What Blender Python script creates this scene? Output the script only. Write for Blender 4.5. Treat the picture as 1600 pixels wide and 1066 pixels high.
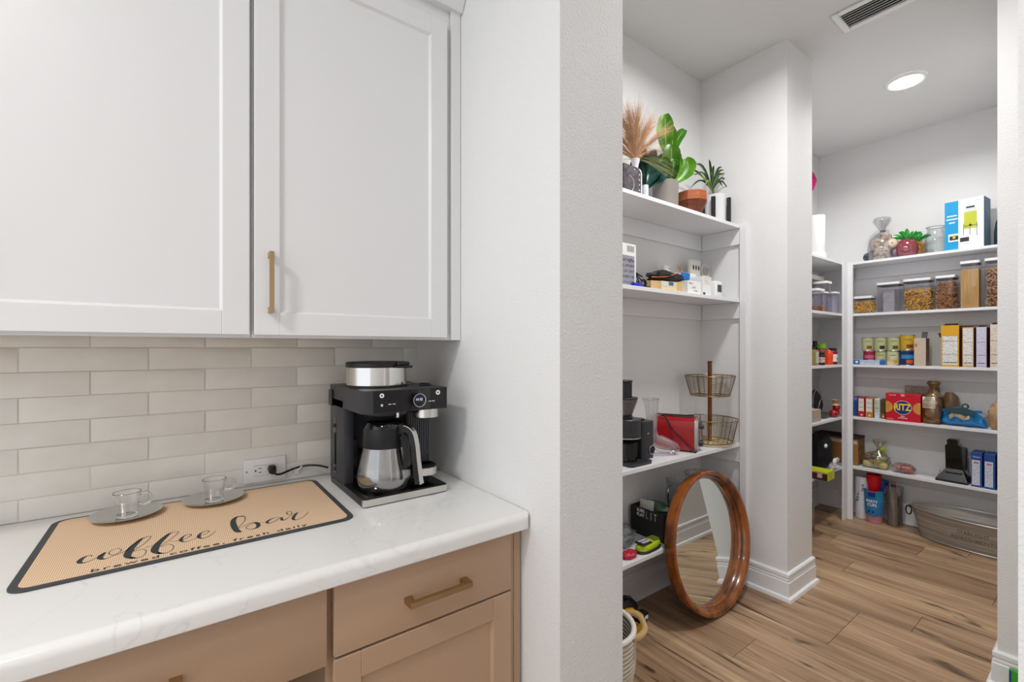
import bpy, bmesh, math, random
from mathutils import Vector, Matrix, noise, Euler
R = math.radians
for o in list(bpy.data.objects): bpy.data.objects.remove(o)
SC = bpy.context.scene; COL = SC.collection
# ------------------------------------------------------------------ camera, world, light, exposure
cam = bpy.data.cameras.new('camera'); cam.sensor_width = 36; cam.lens = 16.0; cam.shift_y = 11/1600
cam.clip_start = .02; cam.clip_end = 60
co = bpy.data.objects.new('camera', cam); COL.objects.link(co)
co.location = (0, 0, 1.335); co.rotation_euler = (R(90), 0, R(-36.6)); SC.camera = co
W = bpy.data.worlds.new('world'); SC.world = W; W.use_nodes = True
W.node_tree.nodes['Background'].inputs[0].default_value = (.90, .95, 1, 1)
W.node_tree.nodes['Background'].inputs[1].default_value = 1.15
def area(name, loc, size, power, col=(1, .97, .93), rot=(0, 0, 0), shape='DISK', spread=180):
    l = bpy.data.lights.new(name, 'AREA'); l.shape = shape; l.size = size; l.energy = power; l.color = col; l.spread = R(spread)
    o = bpy.data.objects.new(name, l); COL.objects.link(o); o.location = loc; o.rotation_euler = rot; return o
area('kitchen_downlight', (-1.45, .30, 2.94), .3, 26)
area('kitchen_downlight', (-.75, -.35, 2.94), .3, 7)
area('pantry_downlight', (1.85, .68, 2.955), .22, 15.5, (1, .985, .97), spread=166)
area('storeroom_downlight', (3.60, .80, 2.955), .15, 9.8, (1, .985, .97), spread=150)
SC.view_settings.view_transform = 'Standard'; SC.view_settings.look = 'None'
SC.view_settings.gamma = 1; SC.view_settings.use_curve_mapping = False; SC.view_settings.exposure = 0.32

# ------------------------------------------------------------------ materials
MATS = {}
def srgb(c):
    if isinstance(c, str): c = tuple(int(c[i:i+2], 16)/255 for i in (0, 2, 4))
    return tuple(x/12.92 if x <= .04045 else ((x+.055)/1.055)**2.4 for x in c) + (1,)
def mat(name, col='ffffff', rough=.5, metal=0, bump=0, bscale=60, var=0, vscale=8, coat=0, col2=None, stretch=(1, 1, 1), emit=0, trans=0, ior=1.45, alpha=1, spec=.5, thr=None):
    if name in MATS: return MATS[name]
    m = bpy.data.materials.new(name); m.use_nodes = True; N = m.node_tree.nodes; L = m.node_tree.links
    b = N['Principled BSDF']; c = srgb(col)
    b.inputs['Base Color'].default_value = c; b.inputs['Roughness'].default_value = rough
    b.inputs['Metallic'].default_value = metal; b.inputs['Coat Weight'].default_value = coat
    b.inputs['Transmission Weight'].default_value = trans; b.inputs['IOR'].default_value = ior
    b.inputs['Alpha'].default_value = alpha; b.inputs['Specular IOR Level'].default_value = spec
    if emit: b.inputs['Emission Color'].default_value = c; b.inputs['Emission Strength'].default_value = emit
    tc = N.new('ShaderNodeTexCoord'); mp = N.new('ShaderNodeMapping'); mp.inputs['Scale'].default_value = stretch
    L.new(tc.outputs['Object'], mp.inputs[0])
    if var or col2:
        n = N.new('ShaderNodeTexNoise'); n.inputs['Scale'].default_value = vscale; n.inputs['Detail'].default_value = 5
        L.new(mp.outputs[0], n.inputs['Vector'])
        r = N.new('ShaderNodeValToRGB'); lo, hi = thr or (.3, .7)
        r.color_ramp.elements[0].position = lo; r.color_ramp.elements[1].position = hi
        c2 = srgb(col2) if col2 else tuple(x*(1-var) for x in c[:3])+(1,)
        r.color_ramp.elements[0].color = c2; r.color_ramp.elements[1].color = c
        L.new(n.outputs['Fac'], r.inputs[0]); L.new(r.outputs[0], b.inputs['Base Color'])
    if bump:
        n = N.new('ShaderNodeTexNoise'); n.inputs['Scale'].default_value = bscale; n.inputs['Detail'].default_value = 3
        L.new(mp.outputs[0], n.inputs['Vector'])
        bp = N.new('ShaderNodeBump'); bp.inputs['Strength'].default_value = bump; bp.inputs['Distance'].default_value = .004
        L.new(n.outputs['Fac'], bp.inputs['Height']); L.new(bp.outputs[0], b.inputs['Normal'])
    MATS[name] = m; return m
def film(name, tint='ffffff', gloss=.12, opaque=0, body='ffffff', rough=.03):
    """thin clear plastic or glass: see-through with a fresnel sheen, plus a little body colour"""
    if name in MATS: return MATS[name]
    m = bpy.data.materials.new(name); m.use_nodes = True; N = m.node_tree.nodes; L = m.node_tree.links; N.clear()
    out = N.new('ShaderNodeOutputMaterial'); t = N.new('ShaderNodeBsdfTransparent'); t.inputs[0].default_value = srgb(tint)
    g = N.new('ShaderNodeBsdfGlossy'); g.inputs['Roughness'].default_value = rough
    lw = N.new('ShaderNodeLayerWeight'); lw.inputs[0].default_value = .35
    ma = N.new('ShaderNodeMath'); ma.operation = 'MULTIPLY_ADD'; ma.inputs[1].default_value = .30; ma.inputs[2].default_value = gloss*.35
    L.new(lw.outputs['Fresnel'], ma.inputs[0])
    mx = N.new('ShaderNodeMixShader'); L.new(ma.outputs[0], mx.inputs[0]); L.new(t.outputs[0], mx.inputs[1]); L.new(g.outputs[0], mx.inputs[2])
    d = N.new('ShaderNodeBsdfDiffuse'); d.inputs[0].default_value = srgb(body)
    m2 = N.new('ShaderNodeMixShader'); m2.inputs[0].default_value = opaque
    L.new(mx.outputs[0], m2.inputs[1]); L.new(d.outputs[0], m2.inputs[2]); L.new(m2.outputs[0], out.inputs[0])
    MATS[name] = m; return m
def print_mat(name, paper='f2efe8', ink='a2a2aa', rows=150, axis=2):
    """rows of small illegible print as flat ink"""
    if name in MATS: return MATS[name]
    m = mat(name, paper, .6); N = m.node_tree.nodes; L = m.node_tree.links; b = N['Principled BSDF']
    tc = N.new('ShaderNodeTexCoord'); sp = N.new('ShaderNodeSeparateXYZ'); L.new(tc.outputs['Object'], sp.inputs[0])
    w = N.new('ShaderNodeMath'); w.operation = 'MULTIPLY'; w.inputs[1].default_value = rows; L.new(sp.outputs[axis], w.inputs[0])
    fr = N.new('ShaderNodeMath'); fr.operation = 'FRACT'; L.new(w.outputs[0], fr.inputs[0])
    gt = N.new('ShaderNodeMath'); gt.operation = 'GREATER_THAN'; gt.inputs[1].default_value = .55; L.new(fr.outputs[0], gt.inputs[0])
    n = N.new('ShaderNodeTexNoise'); n.inputs['Scale'].default_value = 240; n.inputs['Detail'].default_value = 1; L.new(tc.outputs['Object'], n.inputs['Vector'])
    g2 = N.new('ShaderNodeMath'); g2.operation = 'GREATER_THAN'; g2.inputs[1].default_value = .5; L.new(n.outputs['Fac'], g2.inputs[0])
    mu = N.new('ShaderNodeMath'); mu.operation = 'MULTIPLY'; L.new(gt.outputs[0], mu.inputs[0]); L.new(g2.outputs[0], mu.inputs[1])
    mx = N.new('ShaderNodeMix'); mx.data_type = 'RGBA'; mx.inputs[6].default_value = srgb(paper); mx.inputs[7].default_value = srgb(ink)
    L.new(mu.outputs[0], mx.inputs[0]); L.new(mx.outputs[2], b.inputs['Base Color']); return m

M_wall = mat('wall_paint', 'e8e8e8', .72, bump=.35, bscale=170)
M_ceil = mat('ceiling_paint', 'e0e0e0', .85, bump=.5, bscale=90)
M_trim = mat('trim_gloss_paint', 'f0f0f2', .3)
M_shelf = mat('shelf_paint', 'ececef', .35)
M_cab = mat('white_cabinet_lacquer', 'e6e6e7', .32)
M_taupe = mat('taupe_cabinet_lacquer', 'b8997f', .38)
M_taupe_in = mat('cabinet_interior_brown', '6b5040', .7)
M_brass = mat('brushed_brass', 'b89d78', .36, 1, bump=.05, bscale=300, stretch=(1, 1, .1))
M_black = mat('black_plastic', '151517', .38)
M_blackg = mat('black_gloss', '08080a', .08, coat=.5)
M_blackm = mat('black_matt', '1d1d20', .6)
M_grey = mat('charcoal_plastic', '34353a', .38)
M_steel = mat('brushed_steel', 'd5d2cd', .22, 1, bump=.04, bscale=200, stretch=(.1, .1, 8))
M_chrome = mat('chrome', 'dddddd', .08, 1)
M_glass = mat('clear_glass', 'ffffff', .0, trans=1, ior=1.46)
M_film = film('clear_glass_thin')
M_acr = film('clear_acrylic', 'f8f7fa', .2)
M_white = mat('white_plastic', 'f1f1f1', .35)
M_paper = mat('white_paper', 'f2f2f0', .8)
M_card = mat('brown_cardboard', 'a5763f', .85, var=.12, vscale=20)
M_carddk = mat('dark_cardboard', '3b241a', .8)
M_print = print_mat('small_print')
M_printb = print_mat('small_print_blue', 'dfe3ee', '7d86a8', 220)

# ------------------------------------------------------------------ mesh helpers
class MB:
    def __init__(s): s.bm = bmesh.new()
    def box(s, x0, x1, y0, y1, z0, z1, bev=0, seg=1, mx=None):
        r = bmesh.ops.create_cube(s.bm, size=1); vs = r['verts']
        for v in vs: v.co = Vector((x0+(x1-x0)*(v.co.x+.5), y0+(y1-y0)*(v.co.y+.5), z0+(z1-z0)*(v.co.z+.5)))
        if bev:
            es = list({e for v in vs for e in v.link_edges})
            o = bmesh.ops.bevel(s.bm, geom=es, offset=bev, segments=seg, affect='EDGES', profile=.5); vs = list({v for f in o['faces'] for v in f.verts} | {v for v in vs if v.is_valid})
        if mx is not None: bmesh.ops.transform(s.bm, matrix=mx, verts=vs)
        return s
    def lathe(s, prof, c=(0, 0, 0), seg=32, sx=1, sy=1, mx=None, cap0=False, cap1=False):
        rings = []; c = Vector(c)
        for r, z in prof:
            if r < 1e-6: rings.append([s.bm.verts.new((0, 0, z))])
            else: rings.append([s.bm.verts.new((r*sx*math.cos(2*math.pi*i/seg), r*sy*math.sin(2*math.pi*i/seg), z)) for i in range(seg)])
        for a, b in zip(rings, rings[1:]):
            for i in range(seg):
                j = (i+1) % seg
                if len(a) == 1 and len(b) == 1: continue
                if len(a) == 1: s.bm.faces.new((a[0], b[j], b[i]))
                elif len(b) == 1: s.bm.faces.new((a[i], a[j], b[0]))
                else: s.bm.faces.new((a[i], a[j], b[j], b[i]))
        if cap0 and len(rings[0]) > 1: s.bm.faces.new(rings[0][::-1])
        if cap1 and len(rings[-1]) > 1: s.bm.faces.new(rings[-1])
        vs = [v for r in rings for v in r]
        if mx is not None: bmesh.ops.transform(s.bm, matrix=mx, verts=vs)
        bmesh.ops.translate(s.bm, vec=c, verts=vs); return s
    def cyl(s, c, r, h, seg=24, r2=None, axis='z', bev=0):
        r2 = r if r2 is None else r2
        p = [(r, 0), (r2, h)] if not bev else [(r-bev, 0), (r, bev), (r2, h-bev), (r2-bev, h)]
        mx = {'z': None, 'x': Matrix.Rotation(R(90), 3, 'Y').to_4x4(), 'y': Matrix.Rotation(R(-90), 3, 'X').to_4x4()}[axis]
        return s.lathe(p, c, seg, mx=mx, cap0=True, cap1=True)
    def tube(s, pts, r, seg=8, closed=False, flat=1, smooth=0):
        pts = [Vector(p) for p in pts]
        if smooth: pts = catmull(pts, smooth, closed)
        n = len(pts); rs = r if isinstance(r, (list, tuple)) else None; rings = []; up = None
        for i, p in enumerate(pts):
            t = (pts[(i+1) % n]-pts[i-1]) if closed else (pts[min(i+1, n-1)]-pts[max(i-1, 0)])
            t.normalize()
            if up is None: up = t.orthogonal().normalized() if abs(t.z) > .9 else Vector((0, 0, 1))
            a = t.cross(up)
            if a.length < 1e-5: a = t.orthogonal()
            a.normalize(); b = a.cross(t).normalized(); up = b
            rr = rs[min(int(i*len(rs)/n), len(rs)-1)] if rs else r
            rings.append([s.bm.verts.new(p+(a*math.cos(2*math.pi*k/seg)+b*math.sin(2*math.pi*k/seg)*flat)*rr) for k in range(seg)])
        for i in range(n if closed else n-1):
            A, B = rings[i], rings[(i+1) % n]
            for k in range(seg): s.bm.faces.new((A[k], A[(k+1) % seg], B[(k+1) % seg], B[k]))
        if not closed: s.bm.faces.new(rings[0][::-1]); s.bm.faces.new(rings[-1])
        return s
    def poly(s, pts, vec):
        """prism: 3D polygon extruded by vec"""
        a = [s.bm.verts.new(p) for p in pts]; b = [s.bm.verts.new(Vector(p)+Vector(vec)) for p in pts]; n = len(a)
        s.bm.faces.new(a[::-1]); s.bm.faces.new(b)
        for i in range(n): s.bm.faces.new((a[i], a[(i+1) % n], b[(i+1) % n], b[i]))
        return s
    def blob(s, c, r, seed=0, amp=.15, freq=3, seg=20, ring=14, sq=1.0, flatb=None, mx=None):
        c = Vector(c); rings = []
        def f(u, v):
            d = Vector((math.cos(u)*math.sin(v), math.sin(u)*math.sin(v), math.cos(v)))
            q = Vector([math.copysign(abs(k)**sq, k) for k in d])
            k = 1+amp*noise.noise(d*freq+Vector((seed*7.3, seed*3.1, 0)))
            p = Vector((q.x*r[0], q.y*r[1], q.z*r[2]))*k
            if flatb is not None and p.z < flatb: p.z = flatb
            return p
        T = s.bm.verts.new(f(0, 0)); B = s.bm.verts.new(f(0, math.pi))
        for i in range(1, ring): rings.append([s.bm.verts.new(f(2*math.pi*j/seg, math.pi*i/ring)) for j in range(seg)])
        for j in range(seg): s.bm.faces.new((T, rings[0][j], rings[0][(j+1) % seg])); s.bm.faces.new((B, rings[-1][(j+1) % seg], rings[-1][j]))
        for a, b in zip(rings, rings[1:]):
            for j in range(seg): s.bm.faces.new((a[j], b[j], b[(j+1) % seg], a[(j+1) % seg]))
        vs = [T, B]+[v for q in rings for v in q]
        if mx is not None: bmesh.ops.transform(s.bm, matrix=mx, verts=vs)
        bmesh.ops.translate(s.bm, vec=c, verts=vs); return s
    def grid(s, f, nu, nv, thick=0):
        g = [[s.bm.verts.new(f(i/nu, j/nv)) for j in range(nv+1)] for i in range(nu+1)]
        fs = [s.bm.faces.new((g[i][j], g[i+1][j], g[i+1][j+1], g[i][j+1])) for i in range(nu) for j in range(nv)]
        if thick: bmesh.ops.solidify(s.bm, geom=fs, thickness=thick)
        return s
    def xf(s, mx): bmesh.ops.transform(s.bm, matrix=mx, verts=s.bm.verts); return s
    def build(s, name, m, parent=None, label=None, smooth=True, stuff=False, ang=35):
        me = bpy.data.meshes.new(name)
        bmesh.ops.recalc_face_normals(s.bm, faces=s.bm.faces)
        for e in s.bm.edges:
            e.smooth = smooth and len(e.link_faces) == 2 and e.calc_face_angle(9) < R(ang)
        for f in s.bm.faces: f.smooth = smooth
        s.bm.to_mesh(me); s.bm.free()
        o = bpy.data.objects.new(name, me); COL.objects.link(o)
        me.materials.append(m)
        if parent:
            g = parent; M = Matrix.Identity(4)
            while g: M = g.matrix_basis @ M; g = g.parent
            me.transform(M.inverted()); o.parent = parent
        if label: o['label'] = label
        if stuff: o['kind'] = 'stuff'
        return o
def catmull(p, n, closed=False):
    out = []; m = len(p)
    for i in range(m if closed else m-1):
        if closed: a, b, c, d = p[i-1], p[i], p[(i+1) % m], p[(i+2) % m]
        else: a, b, c, d = p[max(i-1, 0)], p[i], p[i+1], p[min(i+2, m-1)]
        for k in range(n):
            t = k/n; out.append(.5*((2*b)+(c-a)*t+(2*a-5*b+4*c-d)*t*t+(3*b-a-3*c+d)*t**3))
    if not closed: out.append(p[-1])
    return out
def recentre(o):
    """put a top-level mesh's origin at its base centre"""
    vs = o.data.vertices; lo = Vector([min(v.co[i] for v in vs) for i in range(3)]); hi = Vector([max(v.co[i] for v in vs) for i in range(3)])
    c = Vector(((lo.x+hi.x)/2, (lo.y+hi.y)/2, lo.z)); o.data.transform(Matrix.Translation(-c)); o.location = c; return o
def thing(name, label, cat, loc=(0, 0, 0), rz=0, group=None):
    o = bpy.data.objects.new(name, None); COL.objects.link(o); o.location = loc; o.rotation_euler = (0, 0, rz); o.empty_display_size = .05
    o['label'] = label; o['category'] = cat
    if group: o['group'] = group
    bpy.context.view_layer.update() if False else None
    o.matrix_basis = Matrix.Translation(Vector(loc)) @ Matrix.Rotation(rz, 4, 'Z')
    return o
def tag(o, label, cat, group=None):
    recentre(o); o['label'] = label; o['category'] = cat
    if group: o['group'] = group
    return o
def struct(o): o['kind'] = 'structure'; return o
def sbox(name, m, *b, bev=0, parent=None): return MB().box(*b, bev=bev).build(name, m, parent)
def dup(root, loc, label, rz=None, group=None):
    c = root.copy(); COL.objects.link(c); c.location = loc; c['label'] = label
    if group: c['group'] = group
    if rz is not None: c.rotation_euler = (0, 0, rz)
    for ch in list(root.children):
        d = ch.copy(); COL.objects.link(d); d.parent = c
        for g in list(ch.children):
            e = g.copy(); COL.objects.link(e); e.parent = d
    return c
def text(s, m, parent, o, ux, uy, h, width=None, depth=.0004, name='lettering', space=1, shear=0, fat=0):
    """flat lettering centred on o, baseline along ux, cap height h"""
    cu = bpy.data.curves.new('t', 'FONT'); cu.body = s; cu.align_x = 'CENTER'; cu.align_y = 'CENTER'; cu.space_character = space; cu.shear = shear; cu.offset = fat; cu.resolution_u = 3
    to = bpy.data.objects.new('t', cu); COL.objects.link(to); bpy.context.view_layer.update()
    me = bpy.data.meshes.new_from_object(to.evaluated_get(bpy.context.evaluated_depsgraph_get()))
    bpy.data.objects.remove(to)
    bm = bmesh.new(); bm.from_mesh(me); bpy.data.meshes.remove(me)
    xs = [v.co.x for v in bm.verts]; ys = [v.co.y for v in bm.verts]
    cx, cy = (min(xs)+max(xs))/2, (min(ys)+max(ys))/2; lines = s.count('\n')+1
    ky = h/.7; kx = width/(max(xs)-min(xs)) if width else ky
    ux = Vector(ux).normalized(); uy = Vector(uy).normalized(); n = ux.cross(uy); o = Vector(o)
    for v in bm.verts: v.co = o+ux*(v.co.x-cx)*kx+uy*(v.co.y-cy)*ky+n*depth
    b = MB(); b.bm.free(); b.bm = bm
    return b.build(name, m, parent, smooth=False)
def face_panel(parent, side, f, a0, a1, b0, b1, m, name='printed_panel', t=.0006, label=None):
    """thin printed panel. side '-x': plane x=f, a along y, b along z; '-y': plane y=f, a along x"""
    if side == '-x': return MB().box(f-t, f, a0, a1, b0, b1).build(name, m, parent, label)
    if side == '+x': return MB().box(f, f+t, a0, a1, b0, b1).build(name, m, parent, label)
    return MB().box(a0, a1, f-t, f, b0, b1).build(name, m, parent, label)
def carton(name, label, cat, x0, x1, y0, y1, z0, h, m, group=None, bev=.001, ang=0):
    cx, cy = (x0+x1)/2, (y0+y1)/2
    t = thing(name, label, cat, (cx, cy, z0), 0, group)
    MB().box(x0, x1, y0, y1, z0, z0+h, bev=bev).build('carton', m, t)
    return t
# ------------------------------------------------------------------ room shell
CZ = 2.975
def wall(name, *b): return struct(sbox(name, M_wall, *b))
wall_back = wall('wall_back', -2.4, .735, 1.598, 1.72, 0, CZ)
wall('wall_side', .735, .961, .799, 1.72, 0, CZ)
wall('wall_header', .735, .961, .069, .799, 2.44, CZ)
wall('wall_entry', .735, .961, -2.2, .069, 0, CZ)
wall('wall_light_block', -2.4, .735, -1.75, -1.63, 0, CZ)  # unseen wall added to block world light from behind the camera
wall('wall_pantry_back', .961, 2.61, 1.56, 1.72, 0, CZ)
wall('wall_pantry_front', .961, 2.61, -.52, -.40, 0, CZ)
wall('wall_partition_left', 2.61, 2.93, 1.067, 1.72, 0, CZ)
wall('wall_partition_right', 2.61, 2.93, -.52, .30, 0, CZ)
wall('wall_storeroom_back', 2.93, 4.60, 1.585, 1.72, 0, CZ)
wall('wall_storeroom_far', 4.48, 4.60, .18, 1.585, 0, CZ)
wall('wall_storeroom_front', 2.93, 4.48, .18, .30, 0, CZ)
struct(sbox('ceiling', M_ceil, -2.4, 4.60, -2.2, 1.72, CZ, 3.06))
# floor: brown sub-floor slab seen as dark joints, and separate planks running away from the door
floor = struct(sbox('floor', mat('plank_joint_brown', '5c4a3c', .8), -2.4, 4.60, -2.2, 1.72, -.06, -.004))
mw = bpy.data.materials.new('oak_vinyl_plank'); mw.use_nodes = True; N = mw.node_tree.nodes; L = mw.node_tree.links; b = N['Principled BSDF']
b.inputs['Roughness'].default_value = .42
tc = N.new('ShaderNodeTexCoord'); oi = N.new('ShaderNodeObjectInfo'); ad = N.new('ShaderNodeVectorMath'); ad.operation = 'ADD'
sc = N.new('ShaderNodeVectorMath'); sc.operation = 'SCALE'; sc.inputs['Scale'].default_value = 37
cv = N.new('ShaderNodeCombineXYZ'); L.new(oi.outputs['Random'], cv.inputs[0]); L.new(oi.outputs['Random'], cv.inputs[2]); L.new(cv.outputs[0], sc.inputs[0])
L.new(tc.outputs['Object'], ad.inputs[0]); L.new(sc.outputs[0], ad.inputs[1])
def nz(scale, st, det=6, dist=0):
    mp = N.new('ShaderNodeMapping'); mp.inputs['Scale'].default_value = st; L.new(ad.outputs[0], mp.inputs[0])
    n = N.new('ShaderNodeTexNoise'); n.inputs['Scale'].default_value = scale; n.inputs['Detail'].default_value = det; n.inputs['Distortion'].default_value = dist
    L.new(mp.outputs[0], n.inputs['Vector']); return n
def ramp(src, stops):
    r = N.new('ShaderNodeValToRGB'); cr = r.color_ramp
    while len(cr.elements) < len(stops): cr.elements.new(.5)
    for e, (p, c) in zip(cr.elements, stops): e.position = p; e.color = srgb(c)
    L.new(src, r.inputs[0]); return r
def mulc(a, b_, f=1, mode='MULTIPLY'):
    m = N.new('ShaderNodeMix'); m.data_type = 'RGBA'; m.blend_type = mode; m.inputs[0].default_value = f
    L.new(a, m.inputs[6]); L.new(b_, m.inputs[7]); return m.outputs[2]
base = ramp(nz(9, (1.3, .12, 1), 5, .4).outputs['Fac'], [(.25, 'a58a6d'), (.5, 'cbac8c'), (.75, 'ecd0ab')])
fine = ramp(nz(60, (1, .04, 1), 4).outputs['Fac'], [(.3, 'cdc8c3'), (.7, 'ffffff')])
knot = ramp(nz(5, (1.6, .42, 1), 3, 1.2).outputs['Fac'], [(.28, '46321f'), (.37, 'ffffff')])
streak = ramp(nz(7, (3.2, .22, 1), 4, .8).outputs['Fac'], [(.30, '5c4530'), (.37, 'ffffff')])
tone = ramp(oi.outputs['Random'], [(0, 'd6cdc6'), (.5, 'ebe6e2'), (1, 'fffaf2')])
c = mulc(mulc(mulc(mulc(base.outputs[0], fine.outputs[0]), knot.outputs[0], .8), streak.outputs[0], .8), tone.outputs[0])
L.new(c, b.inputs['Base Color'])
bp = N.new('ShaderNodeBump'); bp.inputs['Strength'].default_value = .15; bp.inputs['Distance'].default_value = .002
L.new(fine.outputs[0], bp.inputs['Height']); L.new(bp.outputs[0], b.inputs['Normal'])
PW, PL = .2115, 1.22
pm = None; random.seed(4); offs = [0, .42, .83, .21, .62, 1.02]
for k in range(-15, 13):
    x0 = 1.937+k*PW
    o0 = .80 - 3*PL + (0 if k in (2,) else offs[(k*5+3) % 6])
    for j in range(6):
        y0 = o0+j*PL-PL*.5*0
        if y0 > 1.60 or y0+PL < -2.1 or x0 > 4.46: continue
        if pm is None:
            po = MB().box(0, PW-.0012, 0, PL-.0015, -.004, 0, bev=.0008).build('plank', mw, floor); pm = po.data
        else: po = bpy.data.objects.new('plank', pm); COL.objects.link(po); po.parent = floor
        po.location = (x0, y0, 0)
# baseboards
PROF = [(0, .143), (.007, .143), (.013, .136), (.013, .121), (.006, .116), (.012, .110), (.013, .104), (.009, .100), (.015, .094), (.016, .022), (.019, .021), (.027, .016), (.030, 0), (0, 0)]
def baseboard(name, path):
    """path: floor polyline with the room on its left"""
    P = [Vector((x, y)) for x, y in path]; bm = MB(); rows = []
    for i, p in enumerate(P):
        d0 = (p-P[i-1]).normalized() if i else (P[1]-p).normalized(); d1 = (P[i+1]-p).normalized() if i < len(P)-1 else d0
        n0 = Vector((-d0.y, d0.x)); n1 = Vector((-d1.y, d1.x)); m = (n0+n1); m = m/m.dot(n0) if i and i < len(P)-1 else (n1 if i == 0 else n0)
        rows.append([bm.bm.verts.new((p.x+m.x*o, p.y+m.y*o, z)) for o, z in PROF])
    for a, b_ in zip(rows, rows[1:]):
        for k in range(len(PROF)): bm.bm.faces.new((a[k], a[(k+1) % len(PROF)], b_[(k+1) % len(PROF)], b_[k]))
    bm.bm.faces.new(rows[0]); bm.bm.faces.new(rows[-1][::-1])
    return struct(bm.build(name, M_trim, None, ang=25))
baseboard('baseboard_left', [(2.93, 1.585), (2.93, 1.067), (2.61, 1.067), (2.61, 1.56), (.961, 1.56), (.961, .82)][::1])
baseboard('baseboard_right', [(.961, .05), (.961, -.40), (2.61, -.40), (2.61, .30), (4.48, .30)])
baseboard('baseboard_far', [(4.48, .30), (4.48, 1.585), (2.93, 1.585)])
# ------------------------------------------------------------------ tiles
mt = mat('glazed_cream_tile', 'f2f0eb', .28, col2='e8e4dc', vscale=6, bump=.25, bscale=14, thr=(.35, .65))
MATS['tile_chips'] = None
grout = struct(sbox('trim_1', mat('grout', 'b8ada0', .9), -1.6, .735, 1.5975, 1.5995-.001, .915, 1.368)) if 0 else None
gb = MB().box(-1.6, .735, 1.5900, 1.598, .914, 1.37).build('grout', mat('grout_beige', 'e2dcd2', .9), wall_back)
tmesh = {}
random.seed(2)
zr = [1.337-.0613*k for k in range(8)]
for r in range(-1, 7):
    zt = 1.337-.0613*r; zb = zt-.0613
    zt = min(zt, 1.372); 
    if zb < .914: zb = .914
    xs = (-.301 if r % 2 == 0 else -.173)
    for k in range(-6, 6):
        a = xs+k*.2455; b_ = a+.2455
        a = max(a, -1.6); b_ = min(b_, .735)
        if b_-a < .01: continue
        key = (round(b_-a, 3), round(zt-zb, 3), random.randint(0, 2))
        if key not in tmesh:
            w, hh = key[0], key[1]; q = MB(); q.box(0, w-.0022, 0, .009, 0, hh-.0022, bev=.0012, seg=2)
            rr = random.Random(key[2])
            for v in q.bm.verts: v.co += Vector((rr.uniform(-.0006, .0006), 0, rr.uniform(-.0006, .0006)))
            to = q.build('tile', mt, None); tmesh[key] = to.data; to.parent = wall_back
        else: to = bpy.data.objects.new('tile', tmesh[key]); COL.objects.link(to); to.parent = wall_back
        to.location = (a+.0011, 1.588+random.uniform(0, .0012), zb+.0011); to.rotation_euler = (random.uniform(-.006, .006), 0, random.uniform(-.002, .002))
# ------------------------------------------------------------------ pantry shelving
def shelf_piece(par, x0, x1, y0, y1, zt, t=.019): return MB().box(x0, x1, y0, y1, zt-t, zt, bev=.001).build('shelf', M_shelf, par)
su = thing('shelving_unit', 'white built-in shelving in the front pantry holding plants on its top shelf', 'shelving', (1.8, 1.43, 0))
Z1 = (2.038, 1.615, .792, .378)
for z in Z1:
    shelf_piece(su, .961, 2.606, 1.31, 1.56, z)
    MB().box(.961, 2.592, 1.545, 1.56, z-.11, z-.0195, bev=.001).build('cleat', M_shelf, su)
    MB().box(2.594, 2.61, 1.312, 1.545, z-.11, z-.0195, bev=.001).build('cleat', M_shelf, su)
MB().box(2.588, 2.61, 1.272, 1.309, .144, 2.038, bev=.001).build('side_stile', M_shelf, su)
sf = thing('shelving_unit', 'white built-in shelving on the far storeroom wall holding cans and cereal', 'shelving', (4.37, .8, 0))
sl = thing('shelving_unit', 'white built-in shelving behind the partition meeting the far shelves', 'shelving', (3.6, 1.45, 0))
Z2 = (2.003, 1.603, 1.207, .800, .413)
for z in Z2:
    shelf_piece(sf, 4.25, 4.478, .302, 1.308, z)
    MB().box(4.465, 4.48, .302, 1.308, z-.11, z-.0195, bev=.001).build('cleat', M_shelf, sf)
    shelf_piece(sl, 2.932, 4.478, 1.311, 1.585, z)
    MB().box(2.932, 4.46, 1.57, 1.585, z-.11, z-.0195, bev=.001).build('cleat', M_shelf, sl)
MB().box(4.163, 4.248, 1.296, 1.3105, 0, 2.003, bev=.001).build('post', M_shelf, sl)
MB().box(4.234, 4.2495, 1.262, 1.2955, 0, 2.003, bev=.001).build('post', M_shelf, sf)
# ------------------------------------------------------------------ ceiling fittings
t = thing('recessed_light', 'round flat recessed ceiling light glowing over the storeroom', 'light', (3.60, .80, 2.96))
MB().lathe([(.098, .0145), (.098, .006), (.088, 0), (.080, .003), (.080, .0145)], (3.6, .8, 2.96), 40).build('trim_ring', M_white, t)
MB().cyl((3.6, .8, 2.9655), .080, .004, 40).build('lens', mat('lit_lens', 'fffdf8', .5, emit=9), t)
t = thing('air_vent', 'white rectangular slotted air vent in the pantry ceiling', 'vent', (2.695, .68, 2.962))
x0, x1, y0, y1 = 2.60, 2.79, .47, .866
q = MB(); q.box(x0, x1, y0, y0+.03, 2.962, 2.9745, bev=.004); q.box(x0, x1, y1-.03, y1, 2.962, 2.9745, bev=.004); q.box(x0, x0+.028, y0+.03, y1-.03, 2.962, 2.9745, bev=.004); q.box(x1-.028, x1, y0+.03, y1-.03, 2.962, 2.9745, bev=.004)
q.build('frame', M_white, t)
MB().box(x0+.02, x1-.02, y0+.02, y1-.02, 2.973, 2.9748).build('duct_opening', mat('vent_dark', '55565a', .8), t)
for i in range(6):
    xx = x0+.045+i*.0205
    q = MB(); q.box(-.009, .009, y0+.03, y1-.03, -.0009, .0009, mx=Matrix.Translation((xx, 0, 2.967)) @ Matrix.Rotation(R(-35), 4, 'Y')); q.build('slat', M_white, t)
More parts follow.
